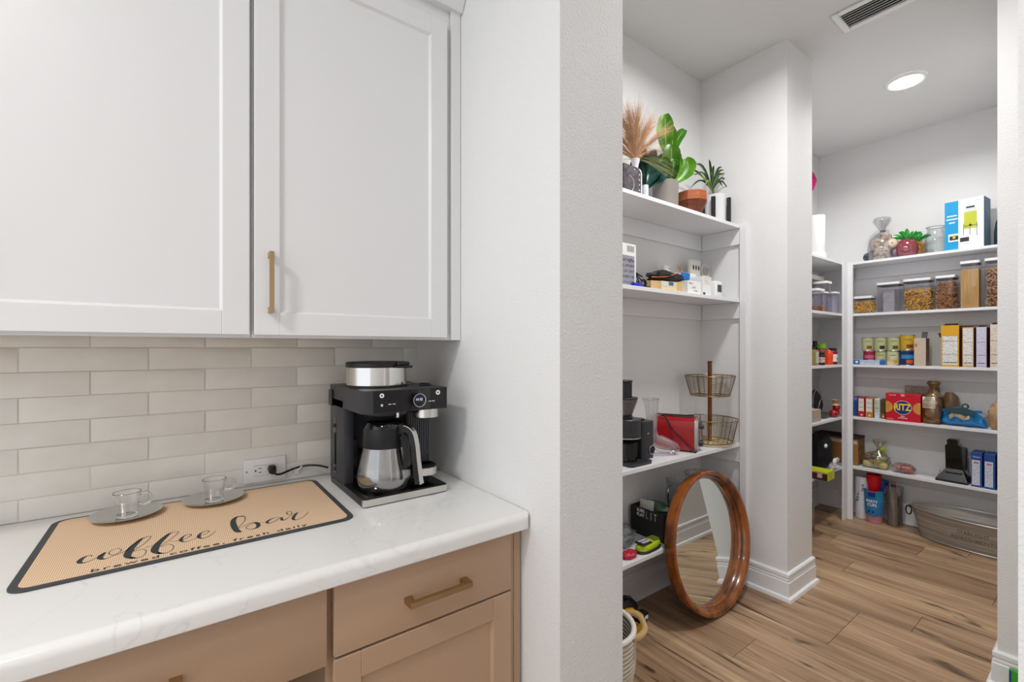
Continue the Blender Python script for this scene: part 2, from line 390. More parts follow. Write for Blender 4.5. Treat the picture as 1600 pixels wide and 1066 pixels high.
# ------------------------------------------------------------------ wall cabinets
def shaker(par, name, x0, x1, z0, z1, yf, m, rail=.057, th=.02, rec=.008):
    """door or drawer front facing -y with front plane yf"""
    q = MB(); q.box(x0, x0+rail, yf, yf+th, z0, z1, bev=.0012); q.box(x1-rail, x1, yf, yf+th, z0, z1, bev=.0012)
    q.box(x0+rail, x1-rail, yf, yf+th, z0, z0+rail, bev=.0012); q.box(x0+rail, x1-rail, yf, yf+th, z1-rail, z1, bev=.0012)
    d = q.build(name, m, par, smooth=False)
    q = MB(); q.box(x0+rail-.004, x1-rail+.004, yf+rec, yf+th-.003, z0+rail-.004, z1-rail+.004)
    for (a, b_, c_, e) in ((x0+rail, x1-rail, z0+rail, z0+rail), (x0+rail, x1-rail, z1-rail, z1-rail)):
        s = 1 if c_ < (z0+z1)/2 else -1
        q.poly([(a, yf+.002, c_), (a, yf+rec, c_), (a, yf+rec, c_+s*.005)], (b_-a, 0, 0))
    for xx, s in ((x0+rail, 1), (x1-rail, -1)):
        q.poly([(xx, yf+.002, z0+rail), (xx, yf+rec, z0+rail), (xx+s*.005, yf+rec, z0+rail)], (0, 0, z1-z0-2*rail))
    q.build('inset_panel', m, d, smooth=False); return d
def bar_pull(par, p0, p1, out=.03, w=.010):
    """square bar pull between two points on a -y facing front"""
    p0, p1 = Vector(p0), Vector(p1); d = (p1-p0).normalized(); s = Vector((0, 1, 0)).cross(d); Ln = (p1-p0).length; q = MB()
    P = [(0, .0004), (w*.1, -out), (Ln-w*.1, -out), (Ln, .0004), (Ln-w*1.5, .0004), (Ln-w*1.15, -out+w*.85), (w*1.15, -out+w*.85), (w*1.5, .0004)]
    q.poly([p0+d*u+Vector((0, v, 0))-s*w/2 for u, v in P], s*w)
    return q.build('handle', M_brass, par, label='brushed brass square bar handle', smooth=False)
ZC, ZD, ZT = 1.360, 1.367, 2.395
def wall_cab(label, x0, x1, doors):
    t = thing('wall_cabinet', label, 'cabinet', ((x0+x1)/2, 1.43, ZC))
    q = MB(); q.box(x0, x1, 1.275, 1.588, ZC+.014, ZT+.02); q.box(x0, x1, 1.273, 1.290, ZC, ZC+.02, bev=.001)
    q.build('body', M_cab, t, smooth=False)
    MB().box(x0+.002, x1-.002, 1.291, 1.587, ZC+.006, ZC+.0135).build('underside', mat('birch_plywood', 'a08058', .7), t)
    for a, b_ in doors: shaker(t, 'door', a, b_, ZD, ZT-.05, 1.255, M_cab, rail=.056)
    return t
wr = wall_cab('white shaker wall cabinet above the coffee maker with vertical brass handle', .1515, .7335, [(.156, .682)])
MB().box(.700, .7335, 1.262, 1.273, ZC, ZT+.02, bev=.001).build('filler_strip', M_cab, wr)
bar_pull(wr.children[2] if 0 else [c for c in wr.children if c.name.startswith('door')][0], (.190, 1.255, 1.421), (.190, 1.255, 1.570))
wl = wall_cab('white shaker wall cabinet above the coffee mat, its brass handle out of view', -.875, .1505, [(-.868, -.367), (-.361, .146)])
for d, x in zip([c for c in wl.children if c.name.startswith('door')], (-.395, -.333)): bar_pull(d, (x, 1.255, 1.421), (x, 1.255, 1.570))
q = MB(); q.poly([(-.9, 1.588, ZT), (-.9, 1.25, ZT), (-.9, 1.243, ZT+.012), (-.9, 1.215, ZT+.055), (-.9, 1.20, ZT+.07), (-.9, 1.588, ZT+.07)], (1.633, 0, 0))
tag(q.build('crown_moulding', M_cab, None, smooth=False), 'white crown moulding running along the top of the wall cabinets', 'moulding')
# ------------------------------------------------------------------ base cabinets and worktop
def counter():
    q = MB(); y0, y1, zt, zb = .9045, 1.588, .914, .874
    r = .009; pts = [(y1, zb), (y0+.003, zb), (y0, zb+.003)]
    for i in range(6): a = R(90*i/5); pts.append((y0+r*2-r*2*math.cos(a), zt-r*2+r*2*math.sin(a)))
    pts.append((y1, zt)); n = len(pts); xs = [-1.6, .70, .7195, .727, .7315, .7325]; ins = [0, 0, .0015, .004, .009, .016]; rows = []
    for x, i_ in zip(xs, ins): rows.append([q.bm.verts.new((x, max(y, y0+i_) if y < y0+.1 else y, z)) for y, z in pts])
    for a, b_ in zip(rows, rows[1:]):
        for k in range(n): q.bm.faces.new((a[k], a[(k+1) % n], b_[(k+1) % n], b_[k]))
    q.bm.faces.new(rows[0]); q.bm.faces.new(rows[-1][::-1]); return q
mq = mat('white_quartz', 'ebeae8', .16, coat=.2); N = mq.node_tree.nodes; L = mq.node_tree.links
tc = N.new('ShaderNodeTexCoord'); n1 = N.new('ShaderNodeTexNoise'); n1.inputs['Scale'].default_value = 5; n1.inputs['Detail'].default_value = 9; n1.inputs['Distortion'].default_value = 1.4
L.new(tc.outputs['Object'], n1.inputs['Vector']); r = N.new('ShaderNodeValToRGB'); cr = r.color_ramp; cr.elements.new(.5)
for e, (p, c) in zip(cr.elements, ((.488, 'ecebe9'), (.5, 'e1e0df'), (.512, 'ecebe9'))): e.position = p; e.color = srgb(c)
L.new(n1.outputs['Fac'], r.inputs[0])
n2 = N.new('ShaderNodeTexNoise'); n2.inputs['Scale'].default_value = 3.2; n2.inputs['Detail'].default_value = 2; L.new(tc.outputs['Object'], n2.inputs['Vector'])
r2 = N.new('ShaderNodeValToRGB'); r2.color_ramp.elements[0].position = .45; r2.color_ramp.elements[1].position = .6; L.new(n2.outputs['Fac'], r2.inputs[0])
mx = N.new('ShaderNodeMix'); mx.data_type = 'RGBA'; mx.inputs[6].default_value = srgb('ecebe9'); L.new(r2.outputs[0], mx.inputs[0]); L.new(r.outputs[0], mx.inputs[7]); L.new(mx.outputs[2], N['Principled BSDF'].inputs['Base Color'])
tag(counter().build('worktop', mq, None), 'white veined quartz worktop with a rounded front edge under the coffee mat', 'worktop')
bc = thing('base_cabinet', 'taupe base cabinet with a drawer over a shaker door and brass pull', 'cabinet', (.49, 1.25, 0))
q = MB(); q.box(.242, .262, .951, 1.58, .0, .872); q.box(.262, .7295, .951, 1.58, .10, .872, bev=.0005); q.box(.262, .7295, 1.02, 1.58, 0, .10)
q.build('body', M_taupe, bc, smooth=False)
dr = MB().box(.2535, .688, .93, .9505, .7215, .866, bev=.0025, seg=2).build('drawer', M_taupe, bc)
bar_pull(dr, (.400, .93, .7885), (.556, .93, .7885), out=.032, w=.012)
dd = shaker(bc, 'door', .2535, .688, .115, .7165, .93, M_taupe, rail=.054)
MB().box(.6935, .7065, .9435, .9505, .10, .8735, bev=.003).build('edge_moulding', M_taupe, bc)
MB().box(.7085, .730, .9465, .9505, .10, .8735, bev=.001).build('filler_strip', M_taupe, bc)
dk = thing('desk_drawer_unit', 'taupe wide desk drawer hung over an open kneehole with a brass pull', 'drawer unit', (-.3, 1.25, 0))
q = MB(); q.box(-.93, -.91, .951, 1.58, 0, .872); q.box(-.91, .2405, .951, .97, .70, .872); q.box(-.91, .2405, 1.56, 1.58, 0, .872); q.box(-.91, .2405, .97, 1.56, .855, .872)
q.build('body', M_taupe_in, dk, smooth=False)
d2 = MB().box(-.26, .2405, .93, .9505, .7125, .8625, bev=.0025, seg=2).build('drawer', M_taupe, dk); bar_pull(d2, (-.147, .93, .789), (.011, .93, .789), out=.032, w=.012)
d3 = MB().box(-.90, -.27, .93, .9505, .7125, .8625, bev=.0025, seg=2).build('drawer', M_taupe, dk); bar_pull(d3, (-.66, .93, .789), (-.50, .93, .789), out=.032, w=.012)
# ------------------------------------------------------------------ outlet, cord, clip
WT = .9142
t = thing('wall_outlet', 'white horizontal double outlet plate on the tiled wall above the coffee mat', 'outlet', (.226, 1.585, .923))
MB().box(.168, .284, 1.5795, 1.5878, .924, .996, bev=.003, seg=2).build('cover_plate', M_white, t)
MB().box(.193, .259, 1.578, 1.5796, .943, .977, bev=.001).build('receptacle', M_white, t)
q = MB()
for sx in (0, .034):
    q.box(.2075+sx, .2155+sx, 1.5772, 1.5782, .9655, .9673); q.box(.2075+sx, .2155+sx, 1.5772, 1.5782, .9535, .9553)
    q.cyl((.1995+sx, 1.5773, .9605), .0026, .001, 12, axis='y')
q.cyl((.176, 1.579, .96), .002, .001, 10, axis='y'); q.build('slots', M_blackm, t)
MB().box(.195, .257, 1.5776, 1.5781, .9745, .9752).box(.195, .257, 1.5776, 1.5781, .9445, .9452).build('receptacle_edge', mat('outlet_line', 'b9b9bb', .6), t)
t = thing('cord_clip', 'small white adhesive hook holding the black cord on the tiles', 'hook', (.317, 1.585, .93))
MB().box(.309, .325, 1.583, 1.5878, .930, .955, bev=.0015).build('backing', M_white, t)
MB().tube([(.309, 1.582, .9485), (.313, 1.571, .948), (.322, 1.570, .950), (.328, 1.574, .957)], .0042, 8, smooth=4, flat=.6).build('hook', M_white, t)
# ------------------------------------------------------------------ coffee mat with lettering
def rrect(x0, x1, y0, y1, r, n=6):
    P = []
    for cx, cy, a0 in ((x1-r, y1-r, 0), (x0+r, y1-r, 90), (x0+r, y0+r, 180), (x1-r, y0+r, 270)):
        for i in range(n+1): a = R(a0+90*i/n); P.append((cx+r*math.cos(a), cy+r*math.sin(a)))
    return P
t = thing('coffee_mat', 'tan ribbed coffee bar mat with a charcoal border and script lettering', 'mat', (.07, 1.335, WT))
mx0, mx1, my0, my1 = -.233, .360, 1.128, 1.540
MB().poly([(x, y, WT) for x, y in rrect(mx0, mx1, my0, my1, .030)], (0, 0, .0034)).build('border', mat('charcoal_rubber', '44474b', .6, bump=.2, bscale=400), t)
mm = mat('burlap_print', 'dcb98f', .8); N = mm.node_tree.nodes; L = mm.node_tree.links
tc = N.new('ShaderNodeTexCoord'); w1 = N.new('ShaderNodeTexWave'); w1.inputs['Scale'].default_value = 90; w1.inputs['Distortion'].default_value = .6; w1.inputs['Detail'].default_value = 1
w2 = N.new('ShaderNodeTexWave'); w2.bands_direction = 'Y'; w2.inputs['Scale'].default_value = 90; w2.inputs['Distortion'].default_value = 1
L.new(tc.outputs['Object'], w1.inputs[0]); L.new(tc.outputs['Object'], w2.inputs[0])
r1 = N.new('ShaderNodeValToRGB'); r1.color_ramp.elements[0].color = srgb('dbb790'); r1.color_ramp.elements[1].color = srgb('ffe9cf'); L.new(w1.outputs['Fac'], r1.inputs[0])
r2 = N.new('ShaderNodeValToRGB'); r2.color_ramp.elements[0].color = srgb('ece0d4'); r2.color_ramp.elements[1].color = (1, 1, 1, 1); L.new(w2.outputs['Fac'], r2.inputs[0])
mxn = N.new('ShaderNodeMix'); mxn.data_type = 'RGBA'; mxn.blend_type = 'MULTIPLY'; mxn.inputs[0].default_value = 1; L.new(r1.outputs[0], mxn.inputs[6]); L.new(r2.outputs[0], mxn.inputs[7]); L.new(mxn.outputs[2], N['Principled BSDF'].inputs['Base Color'])
MB().poly([(x, y, WT+.0034) for x, y in rrect(mx0+.013, mx1-.013, my0+.012, my1-.010, .020)], (0, 0, .0007)).build('printed_face', mm, t)
ink = mat('charcoal_ink', '3c3e42', .7)
STROKES = [[(-132,1230,0.19),(-134,1240,0.38),(-139,1239,0.76),(-144,1234,1.71),(-148,1221,2.28),(-147,1209,1.9),(-140,1203,0.95),(-132,1207,0.38),(-124,1216,0.38),(-117,1229,0.57),(-113,1239,0.95)],[(-112,1238,1.14),(-117,1226,2.47),(-118,1213,2.47),(-114,1203,1.52),(-107,1201,0.57),(-100,1207,0.38),(-91,1219,0.38),(-87,1232,0.38),(-93,1246,0.38),(-101,1246,0.38),(-106,1234,0.38),(-104,1221,0.38),(-95,1211,0.38),(-85,1217,0.38),(-79,1226,0.38),(-70,1252,0.38)],[(-78,1221,0.38),(-70,1252,0.57),(-58,1278,1.14),(-48,1286,0.57),(-41,1283,0.38),(-43,1269,0.38),(-51,1245,0.38),(-62,1224,0.38),(-67,1213,0.38),(-63,1210,0.38),(-55,1214,0.38),(-47,1204,0.38),(-46,1188,0.38),(-50,1172,0.38),(-59,1168,0.76),(-69,1177,2.28)],[(-55,1283,0.95),(-65,1255,2.66),(-72,1228,3.42),(-75,1201,3.61),(-73,1183,2.47),(-65,1171,1.14)],[(-25,1248,0.57),(-11,1275,1.14),(1,1283,0.57),(8,1280,0.38),(5,1265,0.38),(-5,1241,0.38),(-17,1219,0.38),(-23,1208,0.38),(-19,1205,0.38),(-10,1210,0.38),(-2,1199,0.38),(-1,1182,0.38),(-6,1166,0.38),(-16,1162,0.76),(-27,1171,2.28)],[(-7,1279,0.95),(-19,1251,2.66),(-28,1224,3.42),(-32,1196,3.61),(-30,1178,2.47),(-22,1165,1.14)],[(-49,1220,0.19),(-35,1222,0.19)],[(-7,1225,0.19),(9,1219,0.19)],[(8,1219,0.19),(17,1221,0.38),(27,1232,0.57),(31,1241,0.57),(26,1248,0.57),(19,1244,0.76),(13,1230,1.71),(12,1217,1.71),(17,1205,0.76),(27,1205,0.38),(39,1215,0.38),(43,1219,0.38)],[(40,1213,0.38),(49,1222,0.38),(58,1230,0.38),(64,1241,0.57),(59,1248,0.57),(51,1243,0.76),(45,1230,1.71),(44,1214,1.71),(50,1203,0.76),(60,1206,0.57),(68,1217,0.38),(76,1233,0.19)],[(137,1299,0.57),(126,1306,1.52),(117,1291,2.66),(113,1266,3.23),(113,1232,3.42),(116,1202,2.85),(123,1193,1.33)],[(126,1306,0.76),(137,1303,0.76),(140,1285,0.57),(136,1263,0.38),(127,1241,0.38),(121,1230,0.38),(125,1224,0.38),(136,1233,0.38),(148,1240,0.76),(158,1233,2.09),(159,1211,2.28),(152,1198,1.52),(141,1198,0.57),(134,1210,0.38),(137,1222,0.38),(149,1232,0.38),(164,1229,0.38),(177,1227,0.19)],[(210,1237,0.38),(199,1243,0.57),(187,1237,1.33),(179,1225,1.71),(180,1213,1.14),(190,1215,0.57),(204,1229,0.57),(212,1237,0.57)],[(214,1236,0.95),(210,1222,1.71),(213,1213,1.14),(224,1223,0.38),(234,1239,0.38),(239,1256,0.38),(236,1270,0.57),(229,1266,0.57),(229,1247,0.57),(237,1244,0.38),(249,1245,0.57)],[(253,1251,0.57),(245,1239,1.71),(236,1220,2.09),(233,1204,1.52),(239,1197,0.76),(253,1205,0.38),(265,1221,0.38),(274,1238,0.19)]]
q = MB()
for s in STROKES:
    P = catmull([Vector((x/1000, y/1000, w*.0019)) for x, y, w in s], 4); prev = None
    for i, p in enumerate(P):
        d = (P[min(i+1, len(P)-1)]-P[max(i-1, 0)]); d.z = 0; d.normalize(); n = Vector((-d.y, d.x, 0))*max(p.z, .0007); z = WT+.0044
        c = Vector((p.x, p.y, z)); v = (q.bm.verts.new(c-n), q.bm.verts.new(c+n))
        if prev: q.bm.faces.new((prev[0], v[0], v[1], prev[1]))
        prev = v
q.build('lettering', ink, t, label='charcoal script lettering reading coffee bar', smooth=False)
text('brewed coffee, fresh daily', ink, t, (.064, 1.149, WT+.0042), (1, 0, 0), (0, 1, 0), .0135, .377, space=1.25, fat=.012)
# ------------------------------------------------------------------ cups and saucers
t = thing('saucer', 'round steel saucer at the left end of the coffee mat', 'saucer', (-.094, 1.470, .9185), 0, 'steel saucers')
MB().lathe([(0, .0005), (.026, .0003), (.030, 0), (.058, .0062), (.071, .0110), (.0716, .0122), (.069, .0118), (.056, .0074), (.030, .0016), (.026, .0020), (0, .0020)], (-.094, 1.470, .9185), 56).build('dish', mat('satin_steel', 'd6d6d4', .24, 1), t)
s1 = t
dup(s1, (.087, 1.478, .9185), 'round steel saucer nearer the wall outlet')
t = thing('glass_cup', 'clear glass espresso cup on the left saucer', 'cup', (-.093, 1.468, .9207), 0, 'clear glass espresso cups')
c0 = (-.093, 1.468, .9207)
MB().lathe([(0, 0), (.0205, 0), (.0215, .002), (.0225, .024), (.0248, .040), (.0282, .0585), (.0275, .0595), (.0262, .0585), (.0232, .041), (.0208, .024), (.0198, .009), (.017, .0075), (0, .0075)], c0, 40).build('bowl', M_glass, t)
MB().tube([(c0[0]+.0225, c0[1]-.002, c0[2]+.046), (c0[0]+.032, c0[1]-.003, c0[2]+.054), (c0[0]+.043, c0[1]-.005, c0[2]+.050), (c0[0]+.047, c0[1]-.006, c0[2]+.038), (c0[0]+.042, c0[1]-.005, c0[2]+.027), (c0[0]+.031, c0[1]-.003, c0[2]+.024), (c0[0]+.0215, c0[1]-.002, c0[2]+.029)], .0024, 10, smooth=5).build('handle', M_glass, t)
dup(t, (.088, 1.477, .9207), 'clear glass espresso cup nearer the wall outlet')
# ------------------------------------------------------------------ coffee maker
t = thing('coffee_maker', 'black and steel drip coffee machine in the corner of the worktop', 'coffee maker', (.521, 1.34, WT))
X0, X1 = .397, .645
base = MB(); base.poly([(x, y, WT+.002) for x, y in rrect(X0, X1, 1.186, 1.50, .010, 4)], (0, 0, .020)); base = base.build('base', M_black, t)
MB().poly([(X0-.0005, 1.196, WT+.003), (X0+.0005, 1.1885, WT+.003), (X0+.008, 1.1845, WT+.003), (X1-.008, 1.1845, WT+.003), (X1-.0005, 1.1885, WT+.003), (X1+.0005, 1.196, WT+.003), (X1-.004, 1.2, WT+.003), (X0+.004, 1.2, WT+.003)], (0, 0, .018)).build('front_band', M_steel, base, label='brushed steel front edge')
MB().box(X0+.012, X1-.006, 1.197, 1.36, WT+.0215, WT+.0228).build('drip_tray', M_blackg, base)
q = MB(); q.poly([(x, y, WT+.02) for x, y in rrect(X0, .428, 1.362, 1.50, .004, 2)], (0, 0, .245)); q.box(.428, .566, 1.395, 1.50, WT+.02, 1.16); q.box(.566, X1, 1.298, 1.50, WT+.02, 1.16, bev=.002)
q.build('tower', M_grey, t)
MB().box(.4275, .445, 1.372, 1.396, .94, 1.063, bev=.002).box(.445, .52, 1.380, 1.396, .94, 1.03, bev=.002).build('water_tank', M_blackg, t)
cb = MB().tube([(.244, 1.552, .955), (.252, 1.550, .948), (.268, 1.560, .945), (.290, 1.572, .948), (.315, 1.575, .9535), (.345, 1.570, .957), (.375, 1.555, .955), (.398, 1.530, .950)], .0032, 8, smooth=5).build('power_cord', M_black, t)
q = MB(); q.box(.232, .252, 1.548, 1.5768, .952, .974, bev=.004, seg=2); q.box(.236, .250, 1.543, 1.552, .950, .970, bev=.003); q.build('plug', M_black, cb)
# side slot with knobs
q = MB(); P = [(X0-.0006, 1.448+.0135*math.cos(R(a)), 1.110+.016*math.sin(R(a))) for a in range(0, 181, 20)]+[(X0-.0006, 1.448+.0135*math.cos(R(a)), .962+.016*math.sin(R(a))) for a in range(180, 361, 20)]
q.poly(P, (.0012, 0, 0)); q.build('side_slot', M_blackg, t)
q = MB(); q.box(X0-.004, X0, 1.441, 1.455, .978, 1.075, bev=.002); q.lathe([(0, .006), (.005, .005), (.0065, 0)], (0, 0, 0), 16, mx=Matrix.Translation((X0-.001, 1.448, 1.097)) @ Matrix.Rotation(R(-90), 4, 'Y')); q.lathe([(0, .006), (.005, .005), (.0065, 0)], (0, 0, 0), 16, mx=Matrix.Translation((X0-.001, 1.448, .965)) @ Matrix.Rotation(R(-90), 4, 'Y'))
q.build('slide_latch', M_grey, t)
MB().box(X0-.006, X0, 1.468, 1.499, 1.155, 1.205, bev=.002).build('hinge_cover', M_grey, t)
# ribbed panel
q = MB()
for i in range(10): q.box(.571+i*.0074, .5752+i*.0074, 1.2945, 1.2985, .962, 1.140, bev=.0012)
q.build('ribbed_panel', mat('rib_grey', '55565b', .35), t, stuff=True)
MB().box(.632, .634, 1.2940, 1.2943, 1.02, 1.055).box(.632, .634, 1.2940, 1.2943, .985, 1.005).build('level_window', M_blackg, t)
# head
q = MB(); q.poly([(x, y, 1.159) for x, y in [(X0, 1.50), (X0, 1.215), (X0+.006, 1.197), (X0+.022, 1.190), (X1, 1.190), (X1, 1.50)]], (0, 0, .062)); hd = q.build('head', M_grey, t)
MB().box(.424, X1-.0008, 1.1888, 1.1905, 1.1605, 1.2195, bev=.0005).build('control_panel', mat('satin_black_panel', '121214', .28), hd)
MB().box(.533, .590, 1.1884, 1.1889, 1.1612, 1.2190).build('display_glass', M_blackg, hd)
def ring(cx, cz, r1, r0, m, name, y=1.1880, d=.0008):
    MB().lathe([(r0, 0), (r0, d), (r1, d), (r1, 0), (r0, 0)], (0, 0, 0), 24, mx=Matrix.Translation((cx, y, cz)) @ Matrix.Rotation(R(90), 4, 'X')).build(name, m, hd)
MW = mat('white_icon', 'f4f4f4', .5)
ring(.4475, 1.207, .0062, .0026, MW, 'button'); ring(.6145, 1.2065, .0068, .0028, MW, 'button'); ring(.4475, 1.181, .0032, .0014, MW, 'button')
q = MB()
for x in (.470, .482): q.box(x-.004, x+.004, 1.1878, 1.1886, 1.1815, 1.1832)
for x in (.589, .600): q.box(x-.004, x+.004, 1.1878, 1.1886, 1.182, 1.1837)
q.build('indicator', MW, hd, stuff=True)
MB().cyl((.5495, 1.1745, 1.1895), .0185, .015, 40, axis='y', bev=.001).build('dial', M_blackg, hd)
ring(.5495, 1.1895, .0190, .0172, M_chrome, 'dial_ring', 1.1742, .004)
text('11:12', mat('display_digits', 'c6d4ff', .5, emit=1.2), hd, (.5495, 1.1735, 1.192), (1, 0, 0), (0, 0, 1), .0065, .018, name='clock_digits')
# basket lid
q = MB(); q.lathe([(.094, 0), (.094, .004), (.089, .007)], (.490, 1.342, 1.2205), 56, cap0=True); q.build('collar', M_black, t)
MB().cyl((.490, 1.342, 1.2265), .0875, .052, 64).build('steel_band', mat('polished_steel', 'd8d6d2', .12, 1), t, label='brushed steel band of the brew basket')
q = MB(); q.lathe([(.0885, 0), (.089, .002), (.089, .013), (.086, .0155), (.06, .0165), (.03, .013), (0, .013)], (.490, 1.342, 1.2785), 56, cap0=True)
q.build('basket_lid', M_black, t)
q = MB(); q.box(.512, .562, 1.243, 1.262, 1.2775, 1.2835, bev=.002); q.box(.518, .556, 1.250, 1.29, 1.2835, 1.2955, bev=.003); q.build('lid_tab', M_black, t)
q = MB(); q.tube([(.567, 1.318, 1.2235), (.600, 1.300, 1.228), (.632, 1.285, 1.230)], .0035, 8, smooth=4, flat=.5); q.build('whisk_arm', M_chrome, t)
q = MB(); q.blob((.615, 1.272, 1.2235), (.020, .013, .007), 3, 0, 1, 16, 8); q.build('whisk_grip', M_black, t)
# brew head, frother, cup stand
MB().lathe([(.060, 0), (.060, -.010), (.050, -.018), (.030, -.022), (0, -.022)], (.487, 1.262, 1.159), 40).build('brew_spout', M_black, t)
q = MB(); q.tube([(.4965, 1.200, 1.144), (.4965, 1.198, 1.150), (.4965, 1.2, 1.156)], .0042, 10); q.build('drip_lever', M_steel, t)
MB().cyl((.602, 1.240, 1.1325), .0365, .0268, 48).build('pod_holder', M_steel, t, label='brushed steel round pod holder under the head')
q = MB(); q.lathe([(.0355, 0), (.0355, .004), (0, .004)], (.607, 1.262, .9795), 48); q.box(.572, .642, 1.262, 1.2985, .958, .9835); st = q.build('cup_stand', M_black, t)
MB().cyl((.607, 1.262, .9585), .037, .0215, 48).build('stand_band', M_steel, st, label='steel rim of the cup stand')
# carafe stands on the plate: a thing of its own
CX, CY = .484, 1.266
t = thing('coffee_carafe', 'empty glass coffee carafe with a black collar and steel trimmed handle', 'carafe', (CX, CY, .9372))
MB().lathe([(0, 0), (.058, 0), (.068, .004), (.0745, .018), (.0755, .036), (.072, .060), (.065, .090), (.0585, .122), (.0570, .122), (.0632, .090), (.0700, .060), (.0735, .036), (.0725, .020), (.066, .0065), (.057, .003), (0, .003)], (CX, CY, .9375), 56).build('glass_body', film('carafe_glass', 'f2f1ef', .75), t)
MB().lathe([(.0592, .118), (.0600, .120), (.0578, .172), (.0565, .1725), (.0565, .118), (.0592, .118)], (CX, CY, .9375), 56).build('collar', M_black, t)
MB().lathe([(.0565, .170), (.054, .178), (.050, .186), (.047, .190), (.030, .192), (0, .192)], (CX, CY, .9375), 48).build('lid', M_blackg, t)
MB().lathe([(.0150, .045), (.0170, .046), (.0165, .120), (.0125, .125), (0, .125)], (CX+.012, CY-.02, .9375), 24).build('steel_tube', M_steel, t, label='steel filter tube inside the glass')
dx, dy = .52, -.854
def hp(r, z): return (CX+dx*r, CY+dy*r, .9375+z)
def strip(pts, w, m, name, par, th):
    q = MB(); s = Vector((-dy, dx, 0))*w; P = catmull([Vector(p) for p in pts], 5); A = []
    for i, p in enumerate(P):
        d = (P[min(i+1, len(P)-1)]-P[max(i-1, 0)]).normalized(); n = d.cross(Vector((-dy, dx, 0)).normalized())*th
        A.append([q.bm.verts.new(v) for v in (p-s-n, p+s-n, p+s+n, p-s+n)])
    for a, b_ in zip(A, A[1:]):
        for k in range(4): q.bm.faces.new((a[k], a[(k+1) % 4], b_[(k+1) % 4], b_[k]))
    q.bm.faces.new(A[0][::-1]); q.bm.faces.new(A[-1]); return q.build(name, m, par)
h1 = strip([hp(.052, .170), hp(.075, .172), hp(.094, .160), hp(.103, .130), hp(.108, .09), hp(.114, .045), hp(.118, .022)], .0095, M_black, 'handle', t, .0075)
strip([hp(.060, .1775), hp(.080, .1790), hp(.100, .166), hp(.1105, .133), hp(.116, .09), hp(.122, .045), hp(.126, .022)], .0088, M_steel, 'handle_trim', h1, .0012)
strip([hp(.062, .150), hp(.072, .13), hp(.076, .10), hp(.078, .072), hp(.072, .060)], .0085, M_black, 'thumb_guard', t, .006)
# ------------------------------------------------------------------ front pantry: round mirror leaning on the shelves
mwood = mat('varnished_wood', '9c561f', .22, col2='5a290c', vscale=14, stretch=(1, 1, .35), thr=(.38, .60), coat=.5)
mwood2 = mat('light_varnished_wood', 'c98e55', .22, col2='a8703c', vscale=9, coat=.5)
t = thing('round_mirror', 'round mirror in a deep orange-brown wooden frame leaning against the pantry shelves', 'mirror', (2.208, 1.187, .001))
RM = .352; TL = Matrix.Translation((2.208, 1.189, .003)) @ Matrix.Rotation(R(-8), 4, 'X') @ Matrix.Translation((0, 0, RM)) @ Matrix.Rotation(R(-90), 4, 'X')
prof = [(.344, .058), (.351, .040), (.352, .020), (.350, .004), (.345, 0), (.334, 0), (.329, .004), (.322, .010), (.318, .026), (.3155, .030), (.3155, .034), (.312, .038), (.307, .054), (.306, .058)]
MB().lathe(prof+[prof[0]], (0, 0, 0), 96).xf(TL).build('frame', mwood, t, ang=40)
MB().lathe([(.3175, .0262), (.3158, .0300), (.3158, .0335), (.3135, .0365), (.3175, .03)], (0, 0, 0), 96).xf(TL).build('frame_groove', mat('dark_wood_line', '3a1c0b', .4), t)
MB().cyl((0, 0, .052), .3062, .003, 96).xf(TL).build('mirror_glass', mat('silvered_glass', 'e9efed', .0, 1), t)
MB().cyl((0, 0, .0552), .3068, .0028, 64).xf(TL).build('backing', mat('backing_board', '6b5038', .8), t)
# ------------------------------------------------------------------ leaf helpers
def leaf(par, name, m, p0, p1, bulge, w, fold=.25, nu=8, curl=0, tipw=.05, prof=None, label=None):
    """leaf blade from p0 to p1, bending by vector bulge, half width w"""
    p0, p1, bu = Vector(p0), Vector(p1), Vector(bulge); q = MB()
    pts = [p0.lerp(p1, i/nu)+bu*math.sin(math.pi*i/nu) for i in range(nu+1)]; toCam = Vector((-.83, -.55, -.05))
    V = []
    for i, p in enumerate(pts):
        u = i/nu; d = (pts[min(i+1, nu)]-pts[max(i-1, 0)]).normalized(); s = d.cross(toCam).normalized(); n = s.cross(d).normalized()
        ww = w*(prof(u) if prof else math.sin(math.pi*min(1, u*.92+.05))**.75*(.55+.75*u if u < .6 else 1))
        ww = max(ww, .0006); row = []
        for k in (-1, -.55, 0, .55, 1):
            wob = .06*math.sin(u*17+k*2)*abs(k)
            row.append(q.bm.verts.new(p+s*ww*k*(1+wob*.4)+n*(abs(k)*fold*ww+wob*ww+curl*ww*k)))
        V.append(row)
    for a, b_ in zip(V, V[1:]):
        for k in range(4): q.bm.faces.new((a[k], a[k+1], b_[k+1], b_[k]))
    return q.build(name, m, par, ang=80)
def leafmat(name, c, c2, rough=.35):
    m = mat(name, c, rough, col2=c2, vscale=14, thr=(.35, .7)); m.node_tree.nodes['Principled BSDF'].inputs['Subsurface Weight'].default_value = 0; return m
ST = 2.0382
